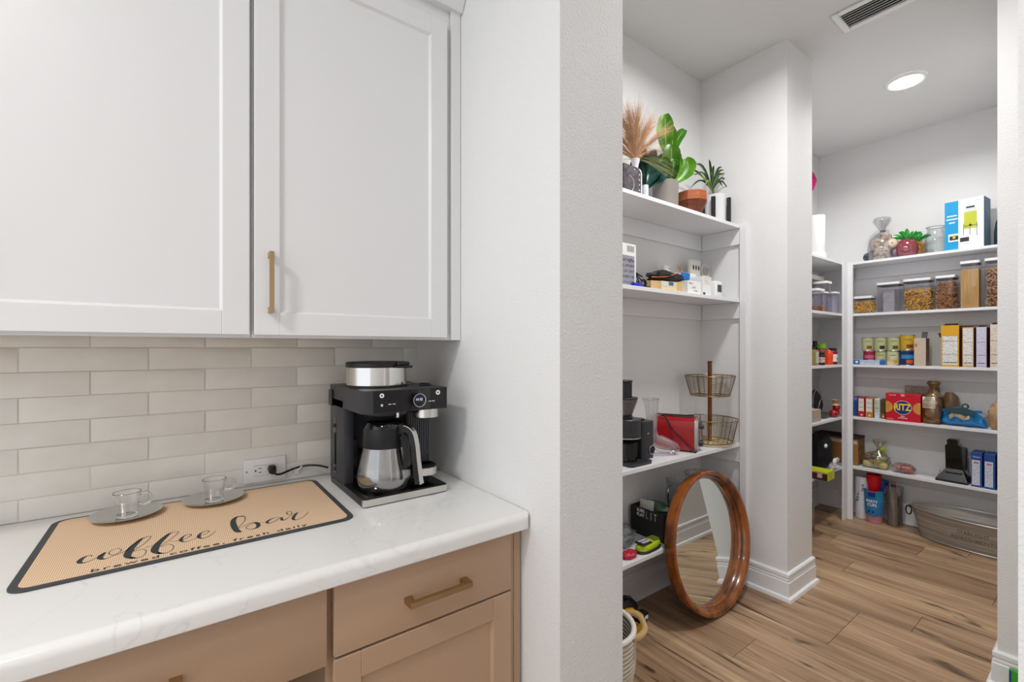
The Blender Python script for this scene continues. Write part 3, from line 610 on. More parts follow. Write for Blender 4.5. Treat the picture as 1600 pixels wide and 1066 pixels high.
# pampas vase
t = thing('pampas_vase', 'white bottle vase of dried tan pampas grass on the top pantry shelf', 'vase', (1.758, 1.385, ST))
MB().lathe([(0, 0), (.0295, 0), (.031, .004), (.031, .118), (.027, .135), (.0135, .149), (.0125, .155), (.019, .180), (.021, .192), (.0195, .192), (.0115, .156), (.010, .14), (0, .14)], (1.758, 1.385, ST), 36).build('bottle', mat('white_ceramic', 'e2e2e4', .25), t)
mp_ = mat('dried_pampas', 'cfa887', .9, col2='b98e6a', vscale=30); mp2 = mat('pale_green_grass', 'b9bd86', .9)
rg = random.Random(5); vt = Vector((1.758, 1.385, ST+.185))
def plume(ang, lean, ln, m, nstr=170, name='plume', spread=.055, droop=.05, ws=.0009):
    q = MB(); d = Vector((math.sin(lean)*math.cos(ang), math.sin(lean)*math.sin(ang)*.8, math.cos(lean)))
    for i in range(nstr):
        u0 = rg.random()*.7; L0 = ln*(.55+.5*rg.random())*(1-u0*.6); side = Vector((rg.uniform(-1, 1), rg.uniform(-.7, .5), rg.uniform(-.3, .5)))
        P = []
        for k in range(5):
            v = k/4; p = vt+d*(ln*u0+L0*v)+side*spread*v**1.3*(1.3-u0)+Vector((d.x, d.y, -abs(d.x)*.8-.25))*droop*(u0+v*(1-u0))**2.2*2; P.append(p)
        prev = None; sd = Vector((rg.uniform(-1, 1), -1, 0)).normalized()
        sd = Vector((.55, -.83, 0))
        for k, p in enumerate(P):
            w = ws*(1-k/4*.75); a, b_ = q.bm.verts.new(p-sd*w), q.bm.verts.new(p+sd*w)
            if prev: q.bm.faces.new((prev[0], a, b_, prev[1]))
            prev = (a, b_)
    q.tube([vt-Vector((0, 0, .1)), vt, vt+d*ln*.5], .0015, 5)
    return q.build(name, m, t, stuff=True)
for a, l, n in ((-30, .04, .25), (150, .25, .25), (150, .50, .24), (-30, .28, .24), (-35, .55, .23), (20, .40, .23), (150, .12, .26), (-30, .74, .17), (150, .75, .22), (150, .95, .2)): plume(R(a), l, n, mp_)
for a, l, n in ((-30, 1.0, .10), (-30, .85, .13), (150, 1.15, .13)): plume(R(a), l, n, mp2, 26, 'grass_blades', .03, .07, .0016)
# patterned block
t = thing('tabletop_sign', 'small grey patterned block with white dots in front of the pampas vase', 'sign', (1.665, 1.332, ST))
MB().poly([(1.60, 1.322, ST), (1.7185, 1.322, ST), (1.7185, 1.322, ST+.100), (1.700, 1.322, ST+.118), (1.60, 1.322, ST+.118)], (0, .02, 0)).build('block', mat('grey_speckled_board', '6a6468', .8, col2='3d393d', vscale=60), t)
for i in range(4): MB().cyl((1.7065, 1.3212, ST+.018+i*.0235), .0030, .0012, 12, axis='y').build('white_dot', M_paper, t)
MB().cyl((1.672, 1.3212, ST+.105), .003, .0012, 12, axis='y').build('white_dot', M_paper, t)
MB().tube([(1.63+.038*math.cos(R(a)), 1.3215, ST+.035+.038*math.sin(R(a))) for a in range(-80, 81, 16)], .0012, 6).build('painted_ring', M_paper, t)
# teal leaves in a small vase
t = thing('teal_leaf_vase', 'small pale blue vase holding dark teal leaves behind the grey pot', 'vase', (1.815, 1.372, ST))
MB().lathe([(0, 0), (.0145, 0), (.0155, .003), (.0155, .074), (.0145, .0765), (.0125, .074), (.0125, .05), (0, .05)], (1.815, 1.372, ST), 24).build('vase_body', mat('pale_blue_ceramic', 'd3dcec', .3), t)
mt1 = leafmat('teal_leaf', '2f5a4f', '12302f', .25)
b0 = Vector((1.817, 1.374, ST+.06))
for i, (p1, bu, w) in enumerate((((1.995, 1.40, 2.325), (.01, -.02, .015), .036), ((1.945, 1.41, 2.335), (-.01, 0, .01), .034), ((1.875, 1.43, 2.345), (-.015, 0, 0), .032), ((1.835, 1.44, 2.33), (-.02, 0, 0), .030), ((2.00, 1.39, 2.26), (.02, -.01, .0), .030), ((1.90, 1.40, 2.27), (.0, -.02, 0), .028), ((1.79, 1.43, 2.25), (-.02, 0, 0), .022))):
    leaf(t, 'leaf', mt1, b0, p1, bu, w)
tag(MB().poly([(1.862, 1.455, ST), (1.915, 1.452, ST), (1.955, 1.47, ST+.095), (1.918, 1.47, ST+.135), (1.872, 1.47, ST+.095)], (.004, .004, .0)).build('folded_card', M_paper), 'folded white card standing behind the grey plant pot', 'card')
# fiddle leaf
t = thing('fiddle_leaf_plant', 'bright green fiddle-leaf plant in a round grey pot on the top pantry shelf', 'plant', (2.016, 1.40, ST))
MB().lathe([(0, 0), (.056, 0), (.062, .006), (.0645, .14), (.0605, .142), (.058, .12), (0, .12)], (2.016, 1.40, ST), 48).build('pot', mat('grey_ceramic', '8d8781', .5), t)
MB().cyl((2.016, 1.40, ST+.118), .0585, .006, 32).build('soil', mat('moss', '3b3a22', .9), t)
mg = leafmat('bright_green_leaf', '6a9f1e', '356c0e', .35); mg2 = leafmat('mid_green_leaf', '4b8412', '27580b', .35); mg3 = leafmat('dark_green_leaf', '3f6f2c', '2a4f1e')
b0 = Vector((2.03, 1.41, ST+.115))
MB().tube([b0, b0+Vector((.005, 0, .12)), b0+Vector((.02, 0, .22))], .004, 8, smooth=3).build('stem', mat('plant_stem', '6a5a34', .7), t)
fp = lambda u: (math.sin(math.pi*min(1, .06+u*.90))**.6)*(.62+.5*u)
for p0, p1, bu, w, m in (((2.055, 1.42, 2.34), (2.030, 1.41, 2.540), (-.006, 0, 0), .047, mg), ((2.075, 1.41, 2.33), (2.085, 1.43, 2.515), (.010, -.01, 0), .030, mg2), ((2.10, 1.42, 2.335), (2.235, 1.43, 2.525), (-.01, 0, .014), .031, mg2), ((2.13, 1.43, 2.36), (2.285, 1.49, 2.445), (-.01, 0, .015), .015, mg3),
        ((2.03, 1.40, 2.18), (1.945, 1.37, 2.275), (-.02, -.02, .0), .036, mg2), ((2.03, 1.40, 2.18), (2.000, 1.355, 2.355), (-.015, -.02, 0), .050, mg2), ((2.05, 1.40, 2.19), (2.06, 1.40, 2.365), (.01, -.01, 0), .050, mg), ((2.045, 1.39, 2.175), (2.145, 1.37, 2.325), (.034, -.03, .0), .044, mg), ((2.06, 1.41, 2.20), (2.13, 1.40, 2.345), (.0, 0, .0), .040, mg2), ((2.03, 1.385, 2.17), (1.985, 1.33, 2.27), (-.02, -.02, 0), .034, mg2)):
    lf = leaf(t, 'leaf', m, p0, p1, bu, w, .42, 10, prof=fp); P0, P1, BU = Vector(p0), Vector(p1), Vector(bu)
    MB().tube([P0.lerp(P1, k/8)+BU*math.sin(math.pi*k/8)+Vector((-.0008, -.0008, 0)) for k in range(8)], .0013, 5).build('midrib', mat('pale_midrib', 'a8c860', .5), lf)
# wooden bowl
t = thing('wooden_planter', 'empty faceted two-tone wooden bowl on the top pantry shelf', 'bowl', (2.24, 1.395, ST))
cw = (2.24, 1.395, ST); q = MB(); q.lathe([(0, 0), (.038, 0), (.060, .035), (.083, .080), (.079, .082), (.05, .03), (0, .012)], cw, 9); q.build('lower_bowl', mat('reddish_wood', '84472e', .4, col2='64301e', vscale=18, stretch=(1, 1, 5)), t, smooth=False)
q = MB(); q.lathe([(.0835, .0795), (.080, .128), (.074, .128), (.077, .0815), (.0835, .0795)], cw, 9); q.build('upper_band', mat('orange_wood', 'b4602c', .4, col2='94491f', vscale=18, stretch=(1, 1, 5)), t, smooth=False, label='lighter orange wood band')
# dracaena
t = thing('dracaena_plant', 'small striped-leaf plant in a white cylinder pot held by a black stand', 'plant', (2.548, 1.43, ST))
MB().lathe([(0, .022), (.052, .022), (.056, .027), (.058, .185), (.055, .187), (.052, .165), (0, .165)], (2.548, 1.43, ST), 40).build('pot', MATS['white_ceramic'], t)
cd = Vector((2.53, 1.43, ST+.155)); MB().tube([cd, cd+Vector((-.01, 0, .06)), cd+Vector((-.025, 0, .12))], .005, 8).build('stem', MATS['plant_stem'], t)
md = leafmat('dracaena_green', '35502c', '1f3a1c', .4); mdc = leafmat('dracaena_cream_edge', '8fa05e', '6d8448', .4)
cr_ = cd+Vector((-.02, 0, .085)); rg = random.Random(8)
DL = [(-.30, -.02), (-.27, .07), (-.22, .13), (-.16, .16), (-.09, .20), (-.02, .17), (.05, .20), (.10, .15), (.14, .20), (.19, .12), (.22, .05), (.12, .02), (-.12, -.04), (-.19, -.05), (.07, .10), (-.05, .10), (-.24, .02), (.16, .0)]
for i, (dx_, dz_) in enumerate(DL):
    k = 1.0 if dx_ < 0 else .82
    tip = cr_+Vector((dx_*k*.83, -dx_*k*.12+rg.uniform(-.04, .03), dz_*.66-.005)); bw = .0068 if abs(dx_) < .15 else .0052
    leaf(t, 'leaf', md if i % 3 else mdc, cr_+Vector((0, 0, -.03)), tip, (0, 0, .035+.1*abs(dx_)), bw, .3, 7, prof=lambda u: math.sin(math.pi*min(1, .12+u*.88))**.7)
t = thing('plant_stand', 'black wooden four-leg stand around the white plant pot', 'plant stand', (2.548, 1.43, ST))
q = MB(); q.box(-.062, .062, -.009, .009, .008, .0215); q.xf(Matrix.Translation((2.548, 1.43, ST)) @ Matrix.Rotation(R(20), 4, 'Z')); q.build('crossbar', M_blackm, t)
q = MB(); q.box(-.009, .009, -.062, .062, .008, .0215); q.xf(Matrix.Translation((2.548, 1.43, ST)) @ Matrix.Rotation(R(20), 4, 'Z')); q.build('crossbar', M_blackm, t)
for a in (20, 110, 200, 290):
    q = MB(); q.box(.0605, .0815, -.011, .011, 0, .165, bev=.002); q.xf(Matrix.Translation((2.548, 1.43, ST)) @ Matrix.Rotation(R(a), 4, 'Z')); q.build('leg', M_blackm, t)
# ------------------------------------------------------------------ second shelf
S2 = 1.6152
t = carton('filter_box', 'white vented box with grey printed front at the left of the second shelf', 'box', 1.56, 1.712, 1.345, 1.50, S2, .195, M_paper)
face_panel(t, '-y', 1.345, 1.562, 1.700, S2+.004, S2+.140, print_mat('grey_print', '9a9aa6', '4c4c58', 40), 'printed_panel')
for i in range(6): face_panel(t, '-y', 1.345, 1.650+i*.0085, 1.6535+i*.0085, S2+.158, S2+.186, M_grey, 'vent_slot')
MB().tube([(1.672+.009*math.cos(R(a)), 1.3441, S2+.118+.009*math.sin(R(a))) for a in range(0, 300, 30)], .0014, 6).build('red_emblem', mat('red_ink', 'b0333c', .6), t)
t = thing('cable_bundle', 'tangle of black cords heaped beside the white vented box', 'cable', (1.80, 1.45, S2))
rg = random.Random(3)
for P in ([(1.735, 1.44, .02), (1.745, 1.45, .11), (1.80, 1.46, .115), (1.86, 1.45, .08), (1.905, 1.44, .03)], [(1.742, 1.43, .03), (1.76, 1.44, .10), (1.83, 1.45, .095), (1.87, 1.44, .03)], [(1.73, 1.46, .11), (1.78, 1.50, .125), (1.88, 1.50, .115), (1.96, 1.50, .09)], [(1.745, 1.40, .07), (1.77, 1.39, .04), (1.82, 1.38, .02), (1.86, 1.37, .012)], [(1.735, 1.42, .012), (1.735, 1.42, .12)]):
    MB().tube([(x, y, S2+z) for x, y, z in P], .0035, 6, smooth=5).build('cable', M_black, t)
MB().blob((1.742, 1.415, S2+.075), (.016, .016, .022), 2, .2, 3, 12, 8).build('plug', M_black, t)
t = thing('cable_coil', 'small coil of black wire lying in front of the cord tangle', 'cable', (1.775, 1.355, S2))
for k in range(3): MB().tube([(1.775+(.020-k*.003)*math.cos(R(a)), 1.350+k*.003, S2+.0235+(.020-k*.003)*math.sin(R(a))) for a in range(0, 360, 20)], .0026, 6, closed=True).build('loop', M_black, t)
tag(MB().box(1.672, 1.738, 1.322, 1.342, S2, S2+.018, bev=.004, seg=2).build('tape_measure', mat('cobalt_plastic', '1f2fc0', .4)), 'small cobalt blue case at the front of the second shelf', 'case')
t = carton('tan_box', 'flat tan cardboard box with a blue sticker at the front of the second shelf', 'box', 1.865, 2.060, 1.325, 1.455, S2, .047, mat('tan_card', 'd9b985', .8))
t.rotation_euler = (0, 0, R(-14)); t.location.x -= .005; t.location.y += .012
face_panel(t, '-y', 1.325, 1.875, 2.055, S2+.004, S2+.043, mat('cream_label', 'ecd9a8', .7), 'side_label'); face_panel(t, '-y', 1.3243, 1.935, 1.972, S2+.026, S2+.043, mat('blue_sticker', '2c6aa8', .5), 'blue_sticker'); face_panel(t, '-y', 1.3243, 1.88, 1.925, S2+.018, S2+.042, M_print, 'white_label')
q = MB(); q.blob((2.05, 1.42, S2+.085), (.135, .055, .030), 4, .35, 3, 26, 14); t = tag(q.build('black_pouch', mat('black_nylon', '17171a', .6, bump=.4, bscale=30)), 'crumpled black nylon pouch lying on the boxes of the second shelf', 'pouch')
t = carton('white_note_box', 'white box with handwritten black notes at the front of the second shelf', 'box', 2.115, 2.235, 1.335, 1.43, S2, .068, M_paper)
for s, x, z, h_ in (('Phone', 2.14, .055, .010), ('cords', 2.168, .036, .010), ('& misc', 2.185, .018, .009)): text(s, M_blackm, t, (x, 1.3345, S2+z), (1, 0, 0), (0, 0, 1), h_, shear=.3)
t = carton('blue_box', 'blue and white box behind the white box with handwriting', 'box', 2.21, 2.36, 1.44, 1.54, S2, .135, M_paper)
face_panel(t, '-y', 1.44, 2.211, 2.30, S2+.07, S2+.134, mat('bright_blue_print', '1170c0', .5), 'blue_panel')
t = carton('white_device_box', 'tall white box beside the small white camera on the second shelf', 'box', 2.262, 2.345, 1.34, 1.42, S2, .105, M_white)
face_panel(t, '-y', 1.34, 2.264, 2.285, S2+.0, S2+.018, M_grey, 'dark_base'); face_panel(t, '-y', 1.34, 2.268, 2.34, S2+.06, S2+.10, M_print, 'print')
t = thing('security_camera', 'small white camera with a square black lens panel on the second shelf', 'camera', (2.42, 1.36, S2))
MB().box(2.385, 2.455, 1.338, 1.395, S2+.004, S2+.090, bev=.008, seg=3).build('body', M_white, t); MB().box(2.405, 2.445, 1.3365, 1.339, S2+.030, S2+.070, bev=.001).build('lens_panel', M_blackg, t); MB().box(2.39, 2.45, 1.34, 1.39, S2, S2+.0045).build('foot', M_black, t)
t = thing('power_strip', 'white power strip with three black sockets propped up behind the boxes', 'power strip', (2.42, 1.50, S2))
MB().box(2.372, 2.475, 1.478, 1.505, S2+.13, S2+.232, bev=.010, seg=3).build('body', mat('ivory_plastic', 'e6e3d8', .45), t)
for i in range(3):
    MB().box(2.391+i*.027, 2.399+i*.027, 1.4765, 1.4785, S2+.170, S2+.198, bev=.002).build('socket', M_blackm, t); MB().cyl((2.404+i*.027, 1.4768, S2+.183), .003, .002, 10, axis='y').build('socket', M_blackm, t)
MB().tube([(2.46, 1.49, S2+.14), (2.44, 1.50, S2+.07), (2.40, 1.50, S2+.003)], .0035, 6, smooth=3).build('cable', M_white, t)
MB().box(2.36, 2.50, 1.465, 1.535, S2, S2+.1295, bev=.004).build('foot_box', mat('pale_box', 'e3e3e6', .7), t, label='pale box under the strip')
t = thing('white_cord_coil', 'coiled white cord standing beside the white power strip', 'cable', (2.55, 1.49, S2+.13)); rg = random.Random(1)
for k in range(7):
    rr = .036-.002*k; cx_ = 2.528+rg.uniform(-.006, .006); cz_ = S2+.175+rg.uniform(-.006, .006)
    MB().tube([(cx_+rr*1.15*math.cos(R(a)), 1.478+k*.006, cz_+rr*math.sin(R(a))) for a in range(0, 360, 20)], .0028, 6, closed=True).build('loop', mat('ivory_cord', 'dcd9ce', .5), t)
MB().tube([(2.56, 1.48, S2+.16), (2.565, 1.49, S2+.08), (2.57, 1.50, S2+.003)], .003, 6, smooth=3).build('cable', MATS['ivory_cord'], t)
t = thing('orange_cable', 'thin orange wire looped over the black pouch', 'cable', (2.0, 1.38, S2+.1))
MB().tube([(1.90, 1.40, S2+.073), (1.98, 1.375, S2+.078), (2.06, 1.365, S2+.10), (2.13, 1.38, S2+.125), (2.16, 1.42, S2+.155), (2.17, 1.43, S2+.17)], .0028, 6, smooth=6).build('wire', mat('orange_wire', 'c8683c', .5), t)
t = thing('small_white_charger', 'small white charger standing behind the black pouch', 'charger', (2.17, 1.50, S2)); MB().box(2.14, 2.20, 1.49, 1.51, S2, S2+.175, bev=.008, seg=2).build('body', M_white, t); MB().cyl((2.185, 1.489, S2+.155), .004, .002, 12, axis='y').build('button', M_grey, t)
# ------------------------------------------------------------------ third shelf
S3 = .7922
t = thing('coffee_grinder', 'black electric coffee grinder with clear hopper at the left of the third shelf', 'grinder', (1.76, 1.41, S3))
MB().poly([(x, y, S3) for x, y in rrect(1.655, 1.815, 1.325, 1.47, .02, 5)], (0, 0, .014)).build('base', M_grey, t)
MB().poly([(x, y, S3+.014) for x, y in rrect(1.775, 1.865, 1.355, 1.485, .016, 5)], (0, 0, .178)).build('motor_housing', M_grey, t)
MB().cyl((1.715, 1.40, S3+.120), .064, .092, 40, bev=.004).build('grind_head', M_grey, t)
MB().lathe([(.0635, 0), (.0655, .001), (.0655, .005), (.0635, .006), (.0635, 0)], (1.715, 1.40, S3+.122), 40).build('steel_ring', M_steel, t, label='thin steel ring')
MB().lathe([(0, 0), (.047, 0), (.050, .06), (.052, .085), (.045, .095), (.03, .106), (0, .106)], (1.715, 1.40, S3+.0145), 32).build('grounds_cup', film('smoky_plastic', '8d8d92', .3, .55, '1c1c20'), t)
MB().lathe([(.030, 0), (.056, .07), (.058, .082), (.054, .082), (.028, .004), (.030, 0)], (1.700, 1.40, S3+.222), 32).build('hopper_cone', film('smoky_clear', 'c8c8cc', .3), t)
MB().cyl((1.700, 1.40, S3+.212), .036, .014, 28).build('hopper_neck', M_black, t)
MB().cyl((1.70, 1.40, S3+.3045), .060, .008, 32, bev=.002).build('hopper_rim', M_black, t)
MB().cyl((1.688, 1.40, S3+.3125), .040, .070, 32).build('hopper_tube', film('smoke_tube', '77777c', .3, .5, '222226'), t)
MB().cyl((1.688, 1.40, S3+.3825), .043, .010, 32, bev=.002).build('hopper_lid', M_black, t)
MB().cyl((1.8395, 1.348, S3+.055), .019, .008, 28, axis='y', bev=.001).build('dial', M_black, t); MB().lathe([(.0195, 0), (.0215, .001), (.0215, .004), (.0195, .005), (.0195, 0)], (0, 0, 0), 28, mx=Matrix.Translation((1.8395, 1.354, S3+.055)) @ Matrix.Rotation(R(90), 4, 'X')).build('dial_ring', M_steel, t)
MB().lathe([(.0, 0), (.030, .0), (.033, .006), (.0, .010)], (1.822, 1.42, S3+.192), 24).build('top_cap', M_black, t)
MB().box(1.785, 1.800, 1.3368, 1.3378, S3+.138, S3+.143).build('maker_mark', M_chrome, t)
# glass boot
t = thing('glass_boot', 'clear boot-shaped drinking glass standing beside the red toaster', 'glass', (1.955, 1.42, S3))
q = MB(); fx_, fy_ = .86, -.50; sect = []
def sec(c, a, b_, tilt): return (Vector(c), a, b_, tilt)
K = [(.000, .285, .041, .041, 0), (.004, .265, .036, .036, 0), (.006, .22, .031, .031, 0), (.006, .17, .0275, .028, 0), (.006, .12, .027, .027, 10), (.014, .085, .032, .028, 28), (.034, .066, .044, .031, 48), (.066, .052, .042, .032, 68), (.100, .042, .036, .032, 80), (.130, .036, .030, .027, 88), (.148, .032, .019, .017, 90), (.156, .030, .003, .003, 90)]
rows = []
for s_, z_, a_, b_, tl in K:
    c_ = Vector((1.938+fx_*s_, 1.432+fy_*s_, S3+z_)); ax = Vector((math.cos(R(tl))*fx_, math.cos(R(tl))*fy_, math.sin(R(tl)))); bx = Vector((-fy_, fx_, 0)); row = []
    for k in range(24):
        p = c_+ax*a_*math.cos(2*math.pi*k/24)+bx*b_*math.sin(2*math.pi*k/24); p.z = max(p.z, S3+.003); row.append(q.bm.verts.new(p))
    rows.append(row)
for a, b_ in zip(rows, rows[1:]):
    for k in range(24): q.bm.faces.new((a[k], a[(k+1) % 24], b_[(k+1) % 24], b_[k]))
q.build('boot_glass', film('boot_glass_mat', 'fbfafc', .5), t)
P = [Vector((1.938+fx_*(.045+.075*math.cos(R(a))*1.15)-fy_*.028*math.sin(R(a)), 1.432+fy_*(.045+.075*math.cos(R(a))*1.15)+fx_*.028*math.sin(R(a)), S3+.0042)) for a in range(0, 360, 15)]
MB().tube(P, .004, 8, closed=True).build('foot_rim', MATS['boot_glass_mat'], t)
MB().tube([Vector((1.938, 1.432, S3+.285))+Vector((fx_*.041*math.cos(R(a))-fy_*.041*math.sin(R(a)), fy_*.041*math.cos(R(a))+fx_*.041*math.sin(R(a)), 0)) for a in range(0, 360, 15)], .0018, 6, closed=True).build('mouth_rim', film('rim_glass', 'dfe1e3', .9), t)
# toaster (built square, then turned)
t = thing('toaster', 'glossy red two-slot toaster with a silver control end on the third shelf', 'toaster', (2.185, 1.437, S3)); tx, ty = 2.185, 1.437
q = MB(); P = []
for y_, z_ in ((-.068, .008), (-.071, .03), (-.069, .12), (-.062, .155), (-.048, .172), (-.02, .180), (.02, .180), (.048, .172), (.062, .155), (.069, .12), (.071, .03), (.068, .008)): P.append((tx-.100, ty+y_, S3+z_))
q.poly(P, (.190, 0, 0)); q.build('body', mat('red_enamel', 'a50c19', .15, coat=.6), t, ang=50)
q = MB(); P2 = [(tx+.0902, ty+(p[1]-ty)*.90, S3+.006+(p[2]-S3)*.93) for p in P]; q.poly(P2, (.016, 0, 0)); q.build('end_panel', mat('silver_plastic', 'b9b7b5', .3, .7), t, label='silver end panel with the controls')
for y_ in (-.028, .010): MB().box(tx-.085, tx+.075, ty+y_, ty+y_+.020, S3+.1795, S3+.1815).build('slot', M_blackm, t)
MB().box(tx-.09, tx+.08, ty-.036, ty+.038, S3+.179, S3+.1800, bev=.0003).build('top_plate', M_chrome, t)
MB().box(tx+.105, tx+.1068, ty-.006, ty+.006, S3+.040, S3+.150).build('lever_slot', M_blackm, t)
MB().box(tx+.106, tx+.130, ty-.018, ty+.018, S3+.118, S3+.134, bev=.004).build('lever', M_grey, t)
MB().cyl((tx+.106, ty, S3+.040), .017, .018, 24, axis='x', bev=.002).build('dial', M_grey, t)
for sx, sy in ((-1, -1), (-1, 1), (1, -1), (1, 1)): MB().cyl((tx+sx*.075, ty+sy*.05, S3), .008, .0085, 12).build('foot', M_black, t)
MB().tube([(tx-.098, ty-.03, S3+.14), (tx-.106, ty-.045, S3+.185), (tx-.06, ty-.060, S3+.180), (tx-.015, ty-.078, S3+.11), (tx+.035, ty-.083, S3+.06), (tx+.085, ty-.085, S3+.012), (tx+.10, ty-.078, S3+.005)], .0034, 8, smooth=6).build('cord', M_black, t)
t.rotation_euler = (0, 0, R(-66))
# two tier basket
t = thing('tiered_basket', 'two-tier round brass wire basket on a wooden pole on the third shelf', 'basket', (2.455, 1.412, S3)); bx_, by_ = 2.455, 1.412
mbw = mat('antique_brass_wire', '8a7248', .35, .9)
MB().cyl((bx_, by_, S3+.008), .0115, .455, 20).build('pole', mat('pole_wood', '7a3f1d', .45, col2='5a2c13', vscale=20), t)
MB().tube([(bx_-.012, by_-.004, S3+.440), (bx_-.020, by_-.006, S3+.43), (bx_-.021, by_-.006, S3+.40), (bx_-.012, by_-.004, S3+.385)], .0022, 6, smooth=3).build('leather_loop', M_carddk, t)
MB().cyl((bx_, by_, S3+.459), .014, .010, 20, bev=.003).build('pole_cap', MATS['pole_wood'], t)
def wirebasket(r0, z0, r1, z1, nr, nv, name):
    MB().tube([(bx_+r1*math.cos(R(a)), by_+r1*math.sin(R(a)), z1) for a in range(0, 360, 8)], .0028, 6, closed=True).build('rim', mbw, t)
    MB().tube([(bx_+r0*math.cos(R(a)), by_+r0*math.sin(R(a)), z0) for a in range(0, 360, 8)], .0028, 6, closed=True).build('rim', mbw, t)
    q = MB()
    for i in range(1, nr): u = i/nr; r_ = r0+(r1-r0)*u; q.tube([(bx_+r_*math.cos(R(a)), by_+r_*math.sin(R(a)), z0+(z1-z0)*u) for a in range(0, 360, 10)], .0009, 4, closed=True)
    for i in range(nv): a = 2*math.pi*i/nv; q.tube([(bx_+r0*math.cos(a), by_+r0*math.sin(a), z0), (bx_+r1*math.cos(a), by_+r1*math.sin(a), z1)], .0009 if i % 4 else .0022, 4)
    for i in range(8): a = math.pi*i/8; q.tube([(bx_-r0*math.cos(a), by_-r0*math.sin(a), z0), (bx_+r0*math.cos(a), by_+r0*math.sin(a), z0)], .0010, 4)
    q.build(name, mbw, t, stuff=True)
wirebasket(.103, S3+.275, .133, S3+.385, 11, 24, 'wire_mesh'); wirebasket(.118, S3+.016, .147, S3+.142, 13, 28, 'wire_mesh')
MB().cyl((bx_, by_, S3+.0005), .119, .012, 48, bev=.003).build('base_disc', mat('rope_edge', 'cdbf9f', .8, bump=.6, bscale=120), t)
# ------------------------------------------------------------------ fourth shelf
S4 = .3782
t = thing('black_storage_box', 'open black box with white printed letters and a pamphlet on the lowest pantry shelf', 'box', (1.985, 1.44, S4))
q = MB(); bX0, bX1, bY0, bY1 = 1.918, 2.055, 1.342, 1.540
q.box(bX0, bX1, bY0, bY0+.004, S4, S4+.14); q.box(bX0, bX1, bY1-.004, bY1, S4, S4+.14); q.box(bX0, bX0+.004, bY0+.004, bY1-.004, S4, S4+.14); q.box(bX1-.004, bX1, bY0+.004, bY1-.004, S4, S4+.14); q.box(bX0+.004, bX1-.004, bY0+.004, bY1-.004, S4, S4+.004)
q.build('box_body', M_blackm, t, smooth=False)
for k, s_ in enumerate(('SURE', 'PLAY')): text(s_, M_paper, t, (1.9174, 1.477, S4+.126-k*.022), (0, -1, 0), (0, 0, 1), .016, .046, fat=.02)
for i, m_ in enumerate((mat('grey_green_ink', '7d8a80', .6), mat('grey_ink2', '8e8e8e', .6), mat('yellow_green_ink', 'b3b86a', .6))): text('LIT'[i], m_, t, (1.9174, 1.438-i*.024, S4+.112), (0, -1, 0), (0, 0, 1), .036, .014 if i != 1 else .007, fat=.03)
q = MB(); q.box(-.0008, .0008, -.050, .050, 0, .085); q.xf(Matrix.Translation((1.955, 1.475, S4+.085)) @ Euler((R(-8), R(14), R(-12))).to_matrix().to_4x4()); q.build('pamphlet', print_mat('pamphlet_print', 'f0efe8', 'b9b6ac', 120), t)
q = MB(); q.blob((2.005, 1.44, S4+.135), (.040, .075, .030), 7, .3, 3, 16, 10); q.build('green_pack', mat('dull_green', '4d6a52', .6), t)
t = thing('label_maker', 'lime green and black handheld label maker at the front of the lowest pantry shelf', 'label maker', (1.815, 1.355, S4))
q = MB(); q.blob((0, 0, .022), (.085, .033, .022), 1, .08, 2, 24, 12, sq=.8, flatb=-.022); q.xf(Matrix.Translation((1.812, 1.352, S4)) @ Matrix.Rotation(R(4), 4, 'Z')); q.build('body', mat('lime_plastic', 'b6cc1e', .4), t)
q = MB(); q.box(-.080, -.005, -.026, .026, .036, .0455, bev=.004); q.xf(Matrix.Translation((1.812, 1.352, S4)) @ Matrix.Rotation(R(4), 4, 'Z') @ Matrix.Rotation(R(4), 4, 'Y')); q.build('keypad', M_blackm, t)
for i in range(3):
    for j in range(2): q = MB(); q.box(-.07+i*.02, -.055+i*.02, -.018+j*.02, -.004+j*.02, .0445, .0475, bev=.001); q.xf(Matrix.Translation((1.812, 1.352, S4)) @ Matrix.Rotation(R(4), 4, 'Z') @ Matrix.Rotation(R(4), 4, 'Y')); q.build('key', mat('lilac_key', 'cfcfe0', .5), t)
q = MB(); q.box(.012, .065, -.022, .022, .038, .046, bev=.003); q.xf(Matrix.Translation((1.812, 1.352, S4)) @ Matrix.Rotation(R(4), 4, 'Z')); q.build('window', mat('olive_window', '6d7426', .4), t)
q = MB(); q.blob((0, 0, .007), (.088, .036, .009), 1, .05, 2, 24, 8, sq=.8, flatb=-.007); q.xf(Matrix.Translation((1.812, 1.352, S4)) @ Matrix.Rotation(R(4), 4, 'Z')); q.build('rubber_sole', M_blackm, t)
t = thing('clear_bag', 'clear plastic bag of small teal and white parts at the left of the lowest shelf', 'bag', (1.735, 1.45, S4))
MB().blob((1.735, 1.45, S4+.050), (.085, .05, .055), 9, .25, 3, 22, 12, flatb=-.050).build('film', film('bag_film', 'dfe3e6', .5, .12, 'c8ccd0', .12), t)
rg = random.Random(6)
for i in range(9):
    MB().blob((1.74+rg.uniform(-.055, .055), 1.44+rg.uniform(-.03, .03), S4+.02+rg.uniform(0, .045)), (.018, .012, .008), i, .3, 3, 10, 6).build('small_part', (mat('teal_part', '3fa79c', .4), mat('grey_part', '84888e', .3), M_white)[i % 3], t)
t = tag(MB().blob((1.672, 1.352, S4+.012), (.042, .028, .018), 3, .35, 4, 18, 10, flatb=-.012).build('red_packet', mat('crimson_plastic', 'c0203c', .35)), 'crumpled crimson packet at the front left of the lowest shelf', 'packet')
t = thing('glass_pitcher', 'large clear round glass bowl behind the top of the leaning mirror', 'bowl', (2.43, 1.46, S4))
